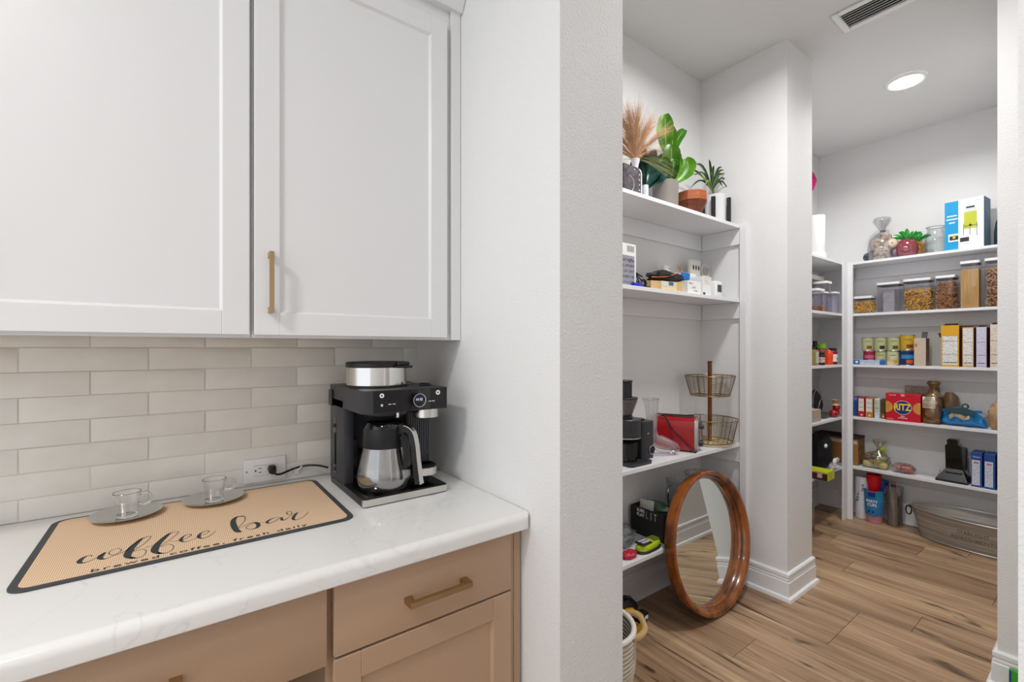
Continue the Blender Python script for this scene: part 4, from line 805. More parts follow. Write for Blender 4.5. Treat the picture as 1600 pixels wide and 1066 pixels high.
MB().lathe([(0, .001), (.06, .001), (.075, .02), (.082, .10), (.088, .235), (.086, .236), (.080, .10), (.072, .024), (.058, .006), (0, .006)], (2.435, 1.455, S4), 40).build('glass_body', film('bowl_glass', 'fbfdfd', .12), t)
MB().tube([(2.435+.088*math.cos(R(a)), 1.455+.088*math.sin(R(a)), S4+.236) for a in range(0, 360, 12)], .0022, 6, closed=True).build('rim', MATS['rim_glass'], t)
t = thing('glass_jug', 'clear glass jug with a curved handle at the mirror frame on the lowest shelf', 'jug', (2.21, 1.47, S4))
MB().lathe([(0, .001), (.045, .001), (.055, .02), (.058, .13), (.050, .20), (.056, .236), (.054, .236), (.048, .2), (.056, .13), (.052, .022), (0, .006)], (2.215, 1.47, S4), 36).build('glass_body', MATS['bowl_glass'], t)
MB().tube([(2.165, 1.465, S4+.21), (2.135, 1.46, S4+.215), (2.118, 1.455, S4+.18), (2.130, 1.46, S4+.12), (2.158, 1.466, S4+.10)], .0045, 8, smooth=4).build('handle', MATS['rim_glass'], t)
t = thing('tall_tumbler', 'tall clear tumbler against the wall left of the black box', 'glass', (1.765, 1.50, S4))
MB().lathe([(0, .001), (.022, .001), (.026, .13), (.0245, .13), (.020, .006), (0, .006)], (1.80, 1.535, S4), 28).build('glass_body', MATS['bowl_glass'], t)
# ------------------------------------------------------------------ on the pantry floor
t = thing('woven_basket', 'cream woven floor basket with a tan rope-wrapped handle beside the door jamb', 'basket', (1.32, 1.237, 0)); hx, hy = 1.322, 1.237
mcr = mat('cream_rope', 'cfc8b6', .85, bump=.5, bscale=60)
q = MB()
for i in range(15):
    z_ = .0085+i*.0162; r_ = .118+.030*math.sin(min(1, i/9)*math.pi/2); q.tube([(hx+r_*math.cos(R(a)), hy+r_*math.sin(R(a)), z_) for a in range(0, 360, 10)], .0088, 8, closed=True)
q.cyl((hx, hy, .001), .118, .006, 36); q.build('woven_wall', mcr, t, stuff=True)
MB().tube([(hx+.149*math.cos(R(a)), hy+.149*math.sin(R(a)), .258) for a in range(0, 360, 10)], .010, 8, closed=True).build('rim', mat('white_rope', 'eae6de', .8, bump=.4, bscale=90), t)
MB().lathe([(.139, .02), (.141, .25)], (hx, hy, 0), 36).build('lining', mat('grey_felt', '77726e', .9), t)
a0 = R(-38)
def hb(a, r_, z_): return (hx+r_*math.cos(a), hy+r_*math.sin(a), z_)
MB().tube([hb(a0+.45, .150, .256), hb(a0+.38, .172, .264), hb(a0+.18, .190, .262), hb(a0-.15, .190, .256), hb(a0-.40, .172, .250), hb(a0-.52, .150, .246)], .0115, 10, smooth=5).build('handle', mat('tan_wrapping', 'c2a070', .8, bump=.5, bscale=120, stretch=(1, 1, 3)), t, label='tan rope-wrapped handle')
t = thing('power_tool', 'black and yellow power tool lying on the floor behind the woven basket', 'tool', (1.66, 1.40, 0)); tool = t
q = MB(); q.blob((1.625, 1.41, .095), (.085, .045, .075), 5, .15, 2, 22, 12, flatb=-.095); q.build('body', M_black, t)
q = MB(); q.blob((1.61, 1.385, .120), (.045, .038, .02), 4, .1, 2, 16, 8); q.build('yellow_shell', mat('tool_yellow', 'e3a51a', .4), t)
MB().tube([(1.60, 1.352, .140), (1.65, 1.350, .115), (1.69, 1.355, .085)], .010, 8, smooth=3).build('yellow_grip', MATS['tool_yellow'], t)
MB().box(1.700, 1.745, 1.355, 1.400, .050, .085, bev=.005).build('battery', M_black, t); MB().box(1.712, 1.735, 1.3535, 1.3552, .060, .075).build('white_badge', M_paper, t)
MB().cyl((1.715, 1.365, .032), .032, .035, 24, axis='y', bev=.004).build('wheel', M_black, t)
MB().box(1.66, 1.70, 1.36, 1.39, .005, .045, bev=.004).build('yellow_foot', MATS['tool_yellow'], t)
tool.location.x += .062; tool.location.y -= .012
t = carton('green_package', 'green and blue package leaning on the baseboard at the door jamb', 'package', 2.540, 2.560, .02, .262, .001, .116, mat('leaf_green_print', '3fa832', .4))
face_panel(t, '-x', 2.540, .2555, .2615, .002, .114, mat('navy_print', '1d4f86', .4), 'blue_edge'); face_panel(t, '-x', 2.540, .02, .10, .02, .10, mat('yellow_print', 'cde24a', .4), 'yellow_panel')
# ------------------------------------------------------------------ storeroom, far wall, top shelf
FX = 4.262; T1 = 2.0032
rg = random.Random(12)
t = thing('ball_bag', 'clear gathered bag of decorative woven balls on the far top shelf', 'bag', (4.365, 1.105, T1))
cols = {'c': mat('cream_vine_ball', 'd9c3b0', .8, col2='6e5a52', vscale=45, thr=(.36, .46)), 'g': mat('slate_ball', '5d6d74', .8, col2='36424a', vscale=40), 'p': mat('mauve_ball', '8a7a8c', .8, col2='55485a', vscale=40)}
for y, z, r_, k, x in ((1.190, .036, .034, 'g', 4.34), (1.100, .050, .052, 'c', 4.325), (1.02, .040, .036, 'p', 4.34), (1.135, .125, .050, 'c', 4.345), (1.050, .110, .045, 'c', 4.335), (1.16, .075, .030, 'g', 4.37), (1.10, .180, .036, 'c', 4.37), (1.06, .165, .030, 'c', 4.38), (1.03, .06, .03, 'p', 4.41)):
    MB().blob((x, y, T1+z+.003), (r_, r_, r_), rg.random()*9, .08, 5, 18, 12).build('ball', cols[k], t)
q = MB(); q.lathe([(0, 0), (.08, 0), (.095, .02), (.098, .09), (.085, .16), (.045, .205), (.016, .225), (.016, .232), (.035, .262), (.062, .30), (.055, .325), (.022, .245), (.012, .229)], (4.36, 1.110, T1), 26, sy=.93)
for v in q.bm.verts: v.co += Vector((0, 1, 1))*.007*noise.noise(v.co*30) if v.co.z > T1+.01 else Vector((0, 0, 0))
q.build('cellophane', film('cellophane', 'f4f4f6', .7, .03), t); MB().cyl((4.36, 1.105, T1+.224), .018, .006, 16).build('tie', mats if 0 else M_grey, t)
def pineapple(x, y, c, c2, label, s=1):
    t = thing('glass_pineapple', label, 'ornament', (x, y, T1)); m = film('pineapple_'+c, c, .8, .55, c2)
    q = MB(); q.lathe([(0, 0), (.040*s, 0), (.062*s, .02), (.070*s, .06*s), (.064*s, .105*s), (.045*s, .135*s), (.026*s, .146*s), (.024*s, .146*s), (.04*s, .13*s), (.06*s, .1*s), (.066*s, .06*s), (.058*s, .022), (0, .004)], (x, y, T1), 30)
    for v in q.bm.verts:
        a = math.atan2(v.co.y-y, v.co.x-x); v.co += Vector((math.cos(a), math.sin(a), 0))*.0035*math.sin(a*9)*math.sin((v.co.z-T1)*140)
    q.build('body', m, t, ang=60); ml = mat('glossy_leaf_green', '2fae3a', .2, col2='137524', vscale=20, coat=.5)
    for k in range(12):
        a = k*2.4; r_ = .022+.045*((k % 4)/3); tip = Vector((x+r_*math.cos(a)*1.2, y+r_*math.sin(a)*1.6, T1+.146*s+.075-.018*(k % 4)))
        leaf(t, 'leaf', ml, (x+.008*math.cos(a), y+.008*math.sin(a), T1+.138*s), tip, (0, 0, .012), .011, .3, 5)
pineapple(4.345, .960, 'c98a92', 'a03c4c', 'red-tinted glass pineapple ornament with green leaves on the far top shelf', .93)
pineapple(4.418, .925, 'd9b060', 'b98018', 'amber glass pineapple ornament just right of the red-tinted one', .84)
t = thing('glass_jar', 'wide clear glass jar left of the blue dispenser carton on the far top shelf', 'jar', (4.37, .802, T1))
MB().lathe([(0, .002), (.060, .002), (.062, .012), (.066, .045), (.064, .110), (.056, .150), (.048, .165), (.048, .190), (.052, .193), (.052, .197), (.046, .197), (.045, .165), (.055, .148), (.061, .108), (.063, .045), (.058, .014), (0, .008)], (4.37, .806, T1), 40).build('glass_body', MATS['bowl_glass'], t)
MB().tube([(4.37+.0515*math.cos(R(a)), .806+.0515*math.sin(R(a)), T1+.195) for a in range(0, 360, 15)], .0025, 6, closed=True).build('rim', MATS['rim_glass'], t)
t = carton('dispenser_carton', 'white and blue carton picturing a yellow drink dispenser on the far top shelf', 'box', 4.275, 4.42, .545, .738, T1, .335, mat('carton_white', 'eceef4', .5))
x_ = 4.275; face_panel(t, '-x', x_, .668, .7375, T1+.001, T1+.334, mat('cyan_print', '1797cf', .45), 'blue_panel')
face_panel(t, '-y', .545, 4.2765, 4.4185, T1+.001, T1+.334, mat('slate_blue_print', '5f7f97', .5, col2='3f5c74', vscale=14), 'side_print')
for z, w_ in ((.235, .05), (.212, .058), (.188, .030)): face_panel(t, '-x', x_-.0006, .700-w_/2, .700+w_/2, T1+z-.003, T1+z+.004, M_paper, 'white_line')
q = MB(); q.box(x_-.0012, x_, .578, .640, T1+.135, T1+.245); q.build('picture_drink', mat('yellow_drink', 'bcc43c', .4), t)
q = MB(); q.box(x_-.0012, x_, .583, .636, T1+.2455, T1+.270); q.build('picture_jar', mat('pale_grey_print', 'd3d9dc', .4), t)
q = MB(); q.box(x_-.0014, x_, .588, .630, T1+.2705, T1+.282); q.build('picture_lid', M_grey, t)
for y in (.576, .609, .641): face_panel(t, '-x', x_-.0006, y, y+.0022, T1+.08, T1+.17, M_grey, 'picture_leg')
face_panel(t, '-x', x_-.0014, .575, .643, T1+.150, T1+.153, M_grey, 'picture_bar'); MB().cyl((x_-.0025, .609, T1+.155), .0065, .0025, 12, axis='x').build('picture_tap', M_black, t)
for y, z in ((.690, .085), (.637, .065)):
    face_panel(t, '-x', x_-.0014, y-.028, y+.028, T1+z-.026, T1+z+.026, M_paper, 'photo_print'); face_panel(t, '-x', x_-.0022, y-.022, y+.022, T1+z-.016, T1+z+.012, M_grey, 'photo_dark'); 
face_panel(t, '-x', x_-.0024, .682, .696, T1+.078, T1+.105, MATS['yellow_drink'], 'photo_drink')
text('2.5 GAL', mat('grey_small_ink', '8b95a8', .5), t, (x_-.0008, .580, T1+.315), (0, -1, 0), (0, 0, 1), .008)
t.rotation_euler = (0, 0, R(-5))
t = thing('dark_bottle', 'dark smoky bottle with a black cap right of the dispenser carton', 'bottle', (4.37, .50, T1))
MB().lathe([(0, 0), (.045, 0), (.048, .01), (.047, .10), (.040, .16), (.022, .205), (.017, .235), (.017, .255), (0, .255)], (4.36, .470, T1), 32).build('glass_body', film('smoke_glass', '8fa3ad', .9, .35, '42545e'), t)
MB().cyl((4.36, .470, T1+.2555), .021, .035, 24, bev=.003).build('cap', M_black, t)
# second far shelf: clear food containers
T2 = 1.6032
def pasta(kind, par, x0, x1, y0, y1, z0, h, m, m2, seed):
    r_ = random.Random(seed); q = MB(); q.box(x0+.006, x1-.006, y0+.006, y1-.006, z0, z0+h-.006)
    if kind == 'long':
        q = MB(); n = 0
        for i in range(24):
            for fc in (0, 1):
                a = i/23; x, y = (x0+.002, y0+(y1-y0)*a) if fc else (x0+(x1-x0)*a, y0+.002)
                q.tube([(x, y, z0), (x+r_.uniform(-.001, .001), y+r_.uniform(-.001, .001), z0+h-r_.random()*.012)], .0016, 4)
        q.box(x0+.003, x1-.003, y0+.003, y1-.003, z0, z0+h-.012)
        return q.build('pasta', m, par, stuff=True)
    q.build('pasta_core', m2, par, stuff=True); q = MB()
    for i in range(230):
        f = r_.random(); 
        if f < .55: p = Vector((x0+.003, r_.uniform(y0+.005, y1-.005), z0+.006+r_.random()*(h-.01)))
        elif f < .8: p = Vector((r_.uniform(x0, x1), y0+.003, z0+.006+r_.random()*(h-.01)))
        else: p = Vector((r_.uniform(x0+.004, x1-.004), r_.uniform(y0+.004, y1-.004), z0+h-.004))
        d = Vector((r_.uniform(-.4, .4), r_.uniform(-1, 1), r_.uniform(-1, 1))); d.normalize(); d *= .011
        if kind == 'elbow': q.tube([p-d, p+Vector((0, 0, .004)), p+d], .0032, 5)
        else: q.tube([p-d*1.3, p+d*1.3], .0030, 5)
    return q.build('pasta', m, par, stuff=True)
def container(name, label, y0, y1, x0, x1, h, fill=None, fh=0, m=None, m2=None, z=T2, inner=False, lidr=.012, group='clear lidded food containers'):
    cx, cy = (x0+x1)/2, (y0+y1)/2; t = thing(name, label, 'container', (cx, cy, z), 0, group); r_ = .014
    q = MB(); A = []
    for zz, ins in ((0, .004), (.003, .002), (h-.02, 0), (h-.017, 0)):
        A.append([q.bm.verts.new((x, y, z+.0005+zz)) for x, y in rrect(x0+ins, x1-ins, y0+ins, y1-ins, r_, 3)])
    for a, b_ in zip(A, A[1:]):
        n = len(a)
        for k in range(n): q.bm.faces.new((a[k], a[(k+1) % n], b_[(k+1) % n], b_[k]))
    q.bm.faces.new(A[0]); q.build('clear_body', M_acr, t)
    q = MB(); q.poly([(x, y, z+h-.017) for x, y in rrect(x0-.002, x1+.002, y0-.002, y1+.002, r_, 4)], (0, 0, .017)); q.build('lid', M_white, t)
    q = MB(); q.poly([(x, y, z+h-.024) for x, y in rrect(x0+.001, x1-.001, y0+.001, y1-.001, r_, 4)], (0, 0, .006)); q.build('seal', mat('grey_seal', '5d5a66', .5), t)
    if fill: pasta(fill, t, x0+.005, x1-.005, y0+.005, y1-.005, z+.005, fh, m, m2, int(y0*1000))
    if inner: MB().box(x0+.03, x1-.03, y0+.035, y1-.035, z+.004, z+h-.05).build('inner_packet', film('milky_plastic', 'ffffff', .2, .45, 'd8d6de'), t)
    return t
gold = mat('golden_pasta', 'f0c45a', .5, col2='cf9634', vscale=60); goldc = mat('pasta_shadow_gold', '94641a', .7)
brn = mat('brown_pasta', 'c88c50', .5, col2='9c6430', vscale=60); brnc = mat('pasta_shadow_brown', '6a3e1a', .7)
sp = mat('spaghetti', 'ecc67c', .5, col2='cfa058', vscale=90, stretch=(1, 1, .05))
container('food_container', 'low clear container half full of yellow pasta, leftmost on the far second shelf', 1.150, 1.268, FX, 4.38, .132, 'elbow', .085, gold, goldc)
container('food_container', 'clear container without pasta between the low one and the widest one', .985, 1.120, FX, 4.40, .222, inner=True)
container('food_container', 'widest clear container filled with golden spiral pasta', .815, .965, FX, 4.40, .230, 'elbow', .148, gold, goldc)
container('food_container', 'narrow clear container of brown tube pasta right of the widest one', .690, .788, FX, 4.40, .233, 'penne', .178, brn, brnc)
container('food_container', 'tall narrow clear container of long straight spaghetti', .572, .664, FX, 4.36, .315, 'long', .262, sp, sp)
container('food_container', 'tall clear container of pale twisted pasta cut by the door jamb', .440, .548, FX, 4.37, .318, 'elbow', .245, mat('pale_pasta', 'cfa878', .5, col2='b8875a', vscale=60), brnc)
# third far shelf: cans, foil box, cartons
T3 = 1.2072
def can(label, y, x, z, r_, h, m, band=None, food='5a3a20', group='food cans stacked on the far shelf'):
    t = thing('food_can', label, 'can', (x, y, z), 0, group)
    MB().lathe([(0, .002), (r_-.002, .002), (r_, .0), (r_, .004), (r_-.0012, .006), (r_-.0012, h-.006), (r_, h-.004), (r_, h), (r_-.003, h), (r_-.003, h-.003), (0, h-.003)], (x, y, z), 28).build('tin', M_steel, t)
    MB().lathe([(r_-.0006, .006), (r_-.0006, h-.006)], (x, y, z), 28).build('paper_label', m, t)
    ang = math.atan2(-y, -x)
    def patch(a0, a1, z0, z1, m_, nm):
        q = MB(); q.grid(lambda u, v: Vector((x+(r_+.0003)*math.cos(ang+a0+(a1-a0)*u), y+(r_+.0003)*math.sin(ang+a0+(a1-a0)*u), z+z0+(z1-z0)*v)), 6, 1); q.build(nm, m_, t)
    if band: patch(-.9, .9, h*.45, h*.70, band, 'colour_band')
    patch(-.15, .75, h*.14, h*.38, mat('food_print_'+food, food, .6), 'food_picture')
    if not band: patch(-.5, .5, h*.68, h*.72, mat('label_ink', '6d7048', .6), 'print_line')
    return t
ol = mat('olive_label', 'b9bd8c', .55); ol2 = mat('pale_olive_label', 'c9c8a2', .55)
can('olive-labelled can, leftmost of the upper can row', 1.188, 4.315, T3+.1065, .037, .103, ol, food='8a4a24')
can('olive-labelled can with a dark picture, second in the upper row', 1.108, 4.315, T3+.1065, .037, .103, ol, food='2e2a1c')
can('olive-labelled can with a brown picture, third in the upper row', 1.030, 4.315, T3+.1065, .037, .103, ol, food='6b4628')
can('larger yellow can with a red-brown rim, rightmost in the upper row', .951, 4.327, T3+.1125, .044, .110, mat('yellow_label', 'c9a42a', .5), food='8a3a1c')
can('crimson-labelled can, leftmost of the lower can row', 1.178, 4.315, T3, .037, .106, mat('crimson_label', '8e1f38', .5), mat('pink_band', 'c45a78', .5), food='d8b89a')
can('olive-labelled can partly hidden, second in the lower row', 1.108, 4.320, T3, .036, .106, ol, food='2a2418')
can('pale olive can with a yellow picture, third in the lower row', 1.034, 4.315, T3, .037, .106, ol2, food='c99a2a')
can('blue and orange can, rightmost in the lower row', .951, 4.325, T3, .044, .112, mat('dark_blue_label', '1c2a66', .5), mat('sky_blue_band', '2d8fc4', .5), food='d05a28')
t = carton('foil_box', 'long blue and white wrap box lying in front of the cans', 'box', 4.256, 4.276, 1.062, 1.262, T3, .036, mat('pale_blue_print', 'b8cbe8', .5))
face_panel(t, '-x', 4.256, 1.222, 1.2615, T3+.001, T3+.035, mat('foil_blue', '1f6fb4', .5), 'blue_end'); face_panel(t, '-x', 4.256, 1.0625, 1.098, T3+.001, T3+.035, MATS['foil_blue'], 'blue_end'); face_panel(t, '-x', 4.256, 1.10, 1.22, T3+.006, T3+.018, M_printb, 'print'); MB().cyl((4.2545, 1.241, T3+.02), .009, .001, 16, axis='x').build('white_spot', M_paper, t)
carton('yellow_packet', 'small yellow packet at the foot of the stacked cans', 'packet', 4.256, 4.274, 1.015, 1.055, T3, .034, mat('amber_print', 'd9a93a', .5, col2='e8dfc8', vscale=60))
def flap(t, x0, x1, y0, y1, z, dz, m, name='open_flap', lean=.02):
    MB().poly([(x0, y0, z), (x0, y1, z), (x0+lean, y1, z+dz), (x0+lean, y0, z+dz)], (.0012, 0, 0)).build(name, m, t)
cereal_g = 'open cartons standing on the far third shelf'
t = carton('milk_carton', 'beige carton with an open grey flap between the cans and cereal boxes', 'carton', 4.262, 4.36, .838, .902, T3, .198, mat('beige_carton', 'cdbaa8', .6), cereal_g)
face_panel(t, '-x', 4.262, .842, .899, T3+.004, T3+.14, print_mat('beige_print', 'd6c4b2', 'bba898', 130), 'small_print'); face_panel(t, '-y', .838, 4.2635, 4.358, T3+.002, T3+.196, mat('dusky_side', '8a7468', .6, col2='5a4a44', vscale=18), 'side_print'); flap(t, 4.30, 4.36, .838, .870, T3+.198, .045, M_grey)
face_panel(t, '-x', 4.2618, .884, .898, T3+.135, T3+.160, mat('orange_stamp', 'b98350', .6), 'stamp')
def cereal(label, y0, y1, h, edge, top=None, side='7a5a2c', x0=4.258, flapm=None, lead=M_print):
    t = carton('cereal_box', label, 'box', x0, x0+.195, y0, y1, T3, h, mat('cereal_edge_'+edge, edge, .55), 'cereal boxes standing end-on on the far shelf')
    w = y1-y0; zt = T3+h*(.74 if top else .97); face_panel(t, '-x', x0, y0+w*.08, y1-w*.08, T3+.012, zt, lead, 'nutrition_print')
    for f_ in (.30, .62): face_panel(t, '-x', x0-.0006, y0+w*.10, y1-w*.10, T3+h*f_, T3+h*f_+.0022, M_grey, 'rule_line')
    face_panel(t, '-x', x0-.0006, y0+w*.12, y1-w*.12, T3+h*.095, T3+h*.095+.004, mat('navy_bar', '2d3444', .6), 'dark_bar')
    if top: face_panel(t, '-x', x0, y0, y1, zt+.001, T3+h-.001, mat('cereal_top_'+top, top, .5), 'top_print')
    face_panel(t, '-y', y0, x0+.001, x0+.194, T3+.001, T3+h-.001, mat('cereal_side_'+side, side, .55), 'side_print')
    flap(t, x0+.01, 0, y0+w*.08, y1-w*.15, T3+h, .014, M_carddk, lean=.03); return t
t = cereal('widest yellow-topped cereal box, leftmost of the end-on boxes', .668, .758, .282, 'd9a62c', 'e0a81c', '8a5a14', flapm=1)
MB().poly([(4.262, .7585, T3+.20), (4.262, .7585, T3+.232), (4.262, .775, T3+.232), (4.262, .764, T3+.20)], (.001, 0, 0)).build('torn_tab', M_carddk, t)
cereal('orange-edged cereal box second from the left of the end-on boxes', .598, .652, .266, 'dca870', None, '4a3018')
cereal('lilac-grey cereal box third from the left of the end-on boxes', .538, .586, .266, 'c8bfd4', None, '3c1c22', lead=print_mat('lilac_print', 'dcd8ea', 'aeaac4', 150))
cereal('cream and red cereal box fourth from the left of the end-on boxes', .472, .522, .280, 'e6d3c4', None, '8c1226', lead=print_mat('cream_print', 'e8ddd0', 'c0aea2', 110))
cereal('cereal box with a pink top, cut off by the door jamb', .415, .462, .283, 'dfd6d0', 'c88a98', '8c1226')
# fourth far shelf
T4 = .8002
t = carton('blue_snack_box', 'narrow blue box with a purple top, leftmost on the far fourth shelf', 'box', 4.30, 4.42, 1.250, 1.285, T4, .150, mat('deep_blue_print', '23508e', .5)); face_panel(t, '-x', 4.30, 1.251, 1.284, T4+.125, T4+.149, mat('purple_print', '8076b8', .5), 'purple_top')
def snack(label, y0, y1, h, c, low, x0=4.285, pr=M_print):
    t = carton('snack_box', label, 'box', x0, x0+.14, y0, y1, T4, h, mat('snack_'+c, c, .5), 'snack boxes at the left of the far fourth shelf'); w = y1-y0
    face_panel(t, '-x', x0, y0+.004, y1-.004, T4+h*.30, T4+h*.95, pr, 'nutrition_print'); face_panel(t, '-x', x0, y0+.0005, y1-.0005, T4+.001, T4+h*.27, mat('snack_low_'+low, low, .5), 'lower_print'); face_panel(t, '-x', x0-.0006, y0+w*.3, y0+w*.55, T4+.012, T4+.022, M_paper, 'white_mark')
    for f_ in (.5, .75): face_panel(t, '-x', x0-.0006, y0+.005, y1-.005, T4+h*f_, T4+h*f_+.0018, M_grey, 'rule_line')
    return t
snack('red-based snack box with a white nutrition panel', 1.200, 1.242, .150, 'b3202e', 'b3202e')
snack('tan-based snack box with a white nutrition panel', 1.148, 1.193, .150, 'c9864a', 'b98038')
snack('white and green snack box beside the tan-based one', 1.106, 1.138, .150, 'e2e4e6', 'c8d4e0', pr=mat('green_streak', 'dfe6dc', .5, col2='7a9a4c', vscale=25))
snack('brown and olive packet box pressed against the red cracker box', 1.078, 1.102, .142, '5a4428', '8a6a3c', 4.30, mat('brown_streak', '6a5230', .6, col2='3e3420', vscale=30))
t = carton('cracker_box', 'large red cracker box with yellow lettering on the far fourth shelf', 'box', 4.262, 4.36, .866, 1.064, T4, .200, mat('cracker_red', 'd0142c', .4))
x_ = 4.262; q = MB(); q.cyl((x_-.0016, .965, T4+.100), .048, .0016, 40, axis='x'); q.build('blue_disc', mat('cracker_navy', '1a2f7a', .4), t)
q = MB(); q.lathe([(.048, 0), (.0505, 0), (.0505, .001), (.048, .001), (.048, 0)], (0, 0, 0), 40, mx=Matrix.Translation((x_-.0018, .965, T4+.100)) @ Matrix.Rotation(R(90), 4, 'Y')); q.build('gold_ring', M_paper, t)
text('RITZ', mat('cracker_yellow', 'f6d83a', .4), t, (x_-.0022, .965, T4+.104), (0, -1, 0), (0, 0, 1), .046, .096, fat=.035)
text('the\noriginal', M_paper, t, (x_-.0006, .965, T4+.030), (0, -1, 0), (0, 0, 1), .009, .052, shear=.1, fat=.02)
text('the original', M_paper, t, (x_-.0006, 1.024, T4+.188), (0, -1, 0), (0, 0, 1), .007, .040, fat=.02); text('CRACKERS', M_paper, t, (x_-.0006, 1.038, T4+.012), (0, -1, 0), (0, 0, 1), .006, .038)
mck = mat('cracker_biscuit', 'e2a84c', .6, col2='c98a34', vscale=40)
for y, a0, a1 in ((1.0635, 180, 360), (.8665, 0, 180)):
    P = [(x_-.0012, y+.042*math.sin(R(a)), T4+.100+.042*math.cos(R(a))) for a in range(a0, a1+1, 12)]; q = MB(); q.poly(P, (.0012, 0, 0)); q.build('biscuit_picture', mck, t)
    for dz in (-.018, .004, .022): MB().cyl((x_-.002, y+(.016 if a0 == 0 else -.016), T4+.100+dz), .0025, .001, 8, axis='x').build('biscuit_hole', mat('biscuit_dark', 'a86a24', .7), t)
face_panel(t, '-x', x_, .955, .975, T4+.182, T4+.199, mat('pink_logo', 'f0a0a0', .5), 'top_emblem')
t = carton('back_box', 'pale brown patterned box standing behind the red cracker box', 'box', 4.40, 4.455, .80, .985, T4, .252, mat('dusky_pattern', 'a08c80', .6, col2='6a4c40', vscale=22))
t = thing('bread_bag', 'clear gathered bag of brown sliced bread beside the red cracker box', 'bag', (4.335, .81, T4))
MB().box(4.275, 4.365, .768, .862, T4+.001, T4+.195, bev=.014, seg=3).build('loaf', mat('brown_bread', '8a5a24', .7, col2='6b3f16', vscale=25), t)
face_panel(t, '-x', 4.2745, .790, .858, T4+.11, T4+.19, M_paper, 'white_label'); text('OLD\nMILL', M_blackm, t, (4.2735, .825, T4+.172), (0, -1, 0), (0, 0, 1), .009, .03); face_panel(t, '-x', 4.2738, .795, .853, T4+.118, T4+.145, print_mat('tan_print', 'e8dccf', 'b06a44', 120), 'print')
MB().cyl((4.2725, .822, T4+.075), .024, .002, 24, axis='x').build('round_picture', mat('caramel', 'b98048', .6, col2='8a5428', vscale=50), t)
q = MB(); q.blob((4.32, .812, T4+.11), (.062, .055, .112), 5, .12, 3, 22, 14, sq=.7, flatb=-.109); q.build('film', film('bread_film', 'f2ead8', .4, .03, 'b08a50', .15), t)
q = MB(); q.lathe([(.045, .195), (.022, .225), (.012, .240), (.012, .246), (.030, .262), (.040, .285), (.028, .300), (.006, .25)], (4.325, .806, T4), 18)
for v in q.bm.verts: v.co += Vector((.3, 1, .6))*.010*noise.noise(v.co*25)
q.build('gathered_top', mat('olive_brown_film', '8c7446', .35, col2='6a5228', vscale=30), t)
t = thing('mill_bag', 'second brown bag standing behind the bread bag', 'bag', (4.42, .73, T4)); MB().blob((4.415, .735, T4+.11), (.045, .045, .112), 8, .18, 3, 18, 12, sq=.8, flatb=-.11).build('bag_body', mat('dark_olive_film', '6e5c34', .4, col2='8a6a50', vscale=20), t)
t = thing('chip_bag', 'crumpled blue crisp bag closed with a dark teal clip on the far fourth shelf', 'bag', (4.33, .655, T4))
def chip(u, v):
    y = .765-.222*u; e = math.sin(math.pi*min(max(u, 0), 1))**.45; a = 2*math.pi*v
    z = .054*e*(1+math.cos(a))*(.92-.20*u)+.004; x = 4.325+.052*e*math.sin(a)*.95
    n = noise.noise(Vector((x*26, y*26, z*38)))*.019
    return Vector((x-n, y+n*.6+.012*(z-.04), T4+max(.0005, z*1.38+n*.8)))
q = MB(); q.grid(chip, 26, 22); q.build('bag_body', mat('blue_foil', '1581c4', .28, metal=.2, coat=.4, bump=.6, bscale=25), t, ang=60)
q = MB(); q.grid(lambda u, v: chip(.18+.50*u, .735+.07*v+.03*math.sin(u*6))+Vector((-.0012, 0, 0)), 14, 3); q.build('gold_print', mat('gold_print', 'd99a4a', .35, col2='f0e4d0', vscale=40), t, ang=60)
MB().grid(lambda u, v: Vector((4.285+.02*u, .755-.19*u+.01*math.sin(v*9), T4+.098+.020*v+.008*noise.noise(Vector((u*9, v*9, 1))))), 14, 3, .0015).build('folded_top', MATS['blue_foil'], t)
q = MB(); q.poly([(4.268, .745, T4+.095), (4.268, .590, T4+.078), (4.268, .592, T4+.100), (4.268, .625, T4+.125), (4.268, .655, T4+.132), (4.268, .735, T4+.122)], (.010, 0, 0)); q.build('clip', mat('teal_clip', '2a4a52', .45), t)
MB().lathe([(.010, 0), (.019, 0), (.019, .008), (.010, .008), (.010, 0)], (0, 0, 0), 24, mx=Matrix.Translation((4.269, .640, T4+.142)) @ Matrix.Rotation(R(90), 4, 'Y')).build('clip_ring', MATS['teal_clip'], t)
MB().blob((4.40, .60, T4+.075), (.03, .05, .03), 3, .25, 4, 16, 10).build('inner_lining', mat('white_foil', 'd6d4da', .35), t)
t = thing('tan_bag', 'crumpled tan paper bag at the jamb end of the far fourth shelf', 'bag', (4.33, .49, T4))
MB().blob((4.325, .482, T4+.090), (.055, .058, .092), 11, .22, 3, 22, 14, sq=.85, flatb=-.0895).build('bag_body', mat('tan_paper', 'c2a27c', .7, bump=.5, bscale=20, col2='a8845c', vscale=14), t); MB().blob((4.345, .478, T4+.195), (.016, .022, .055), 13, .3, 3, 14, 10).build('twisted_top', MATS['tan_paper'], t)
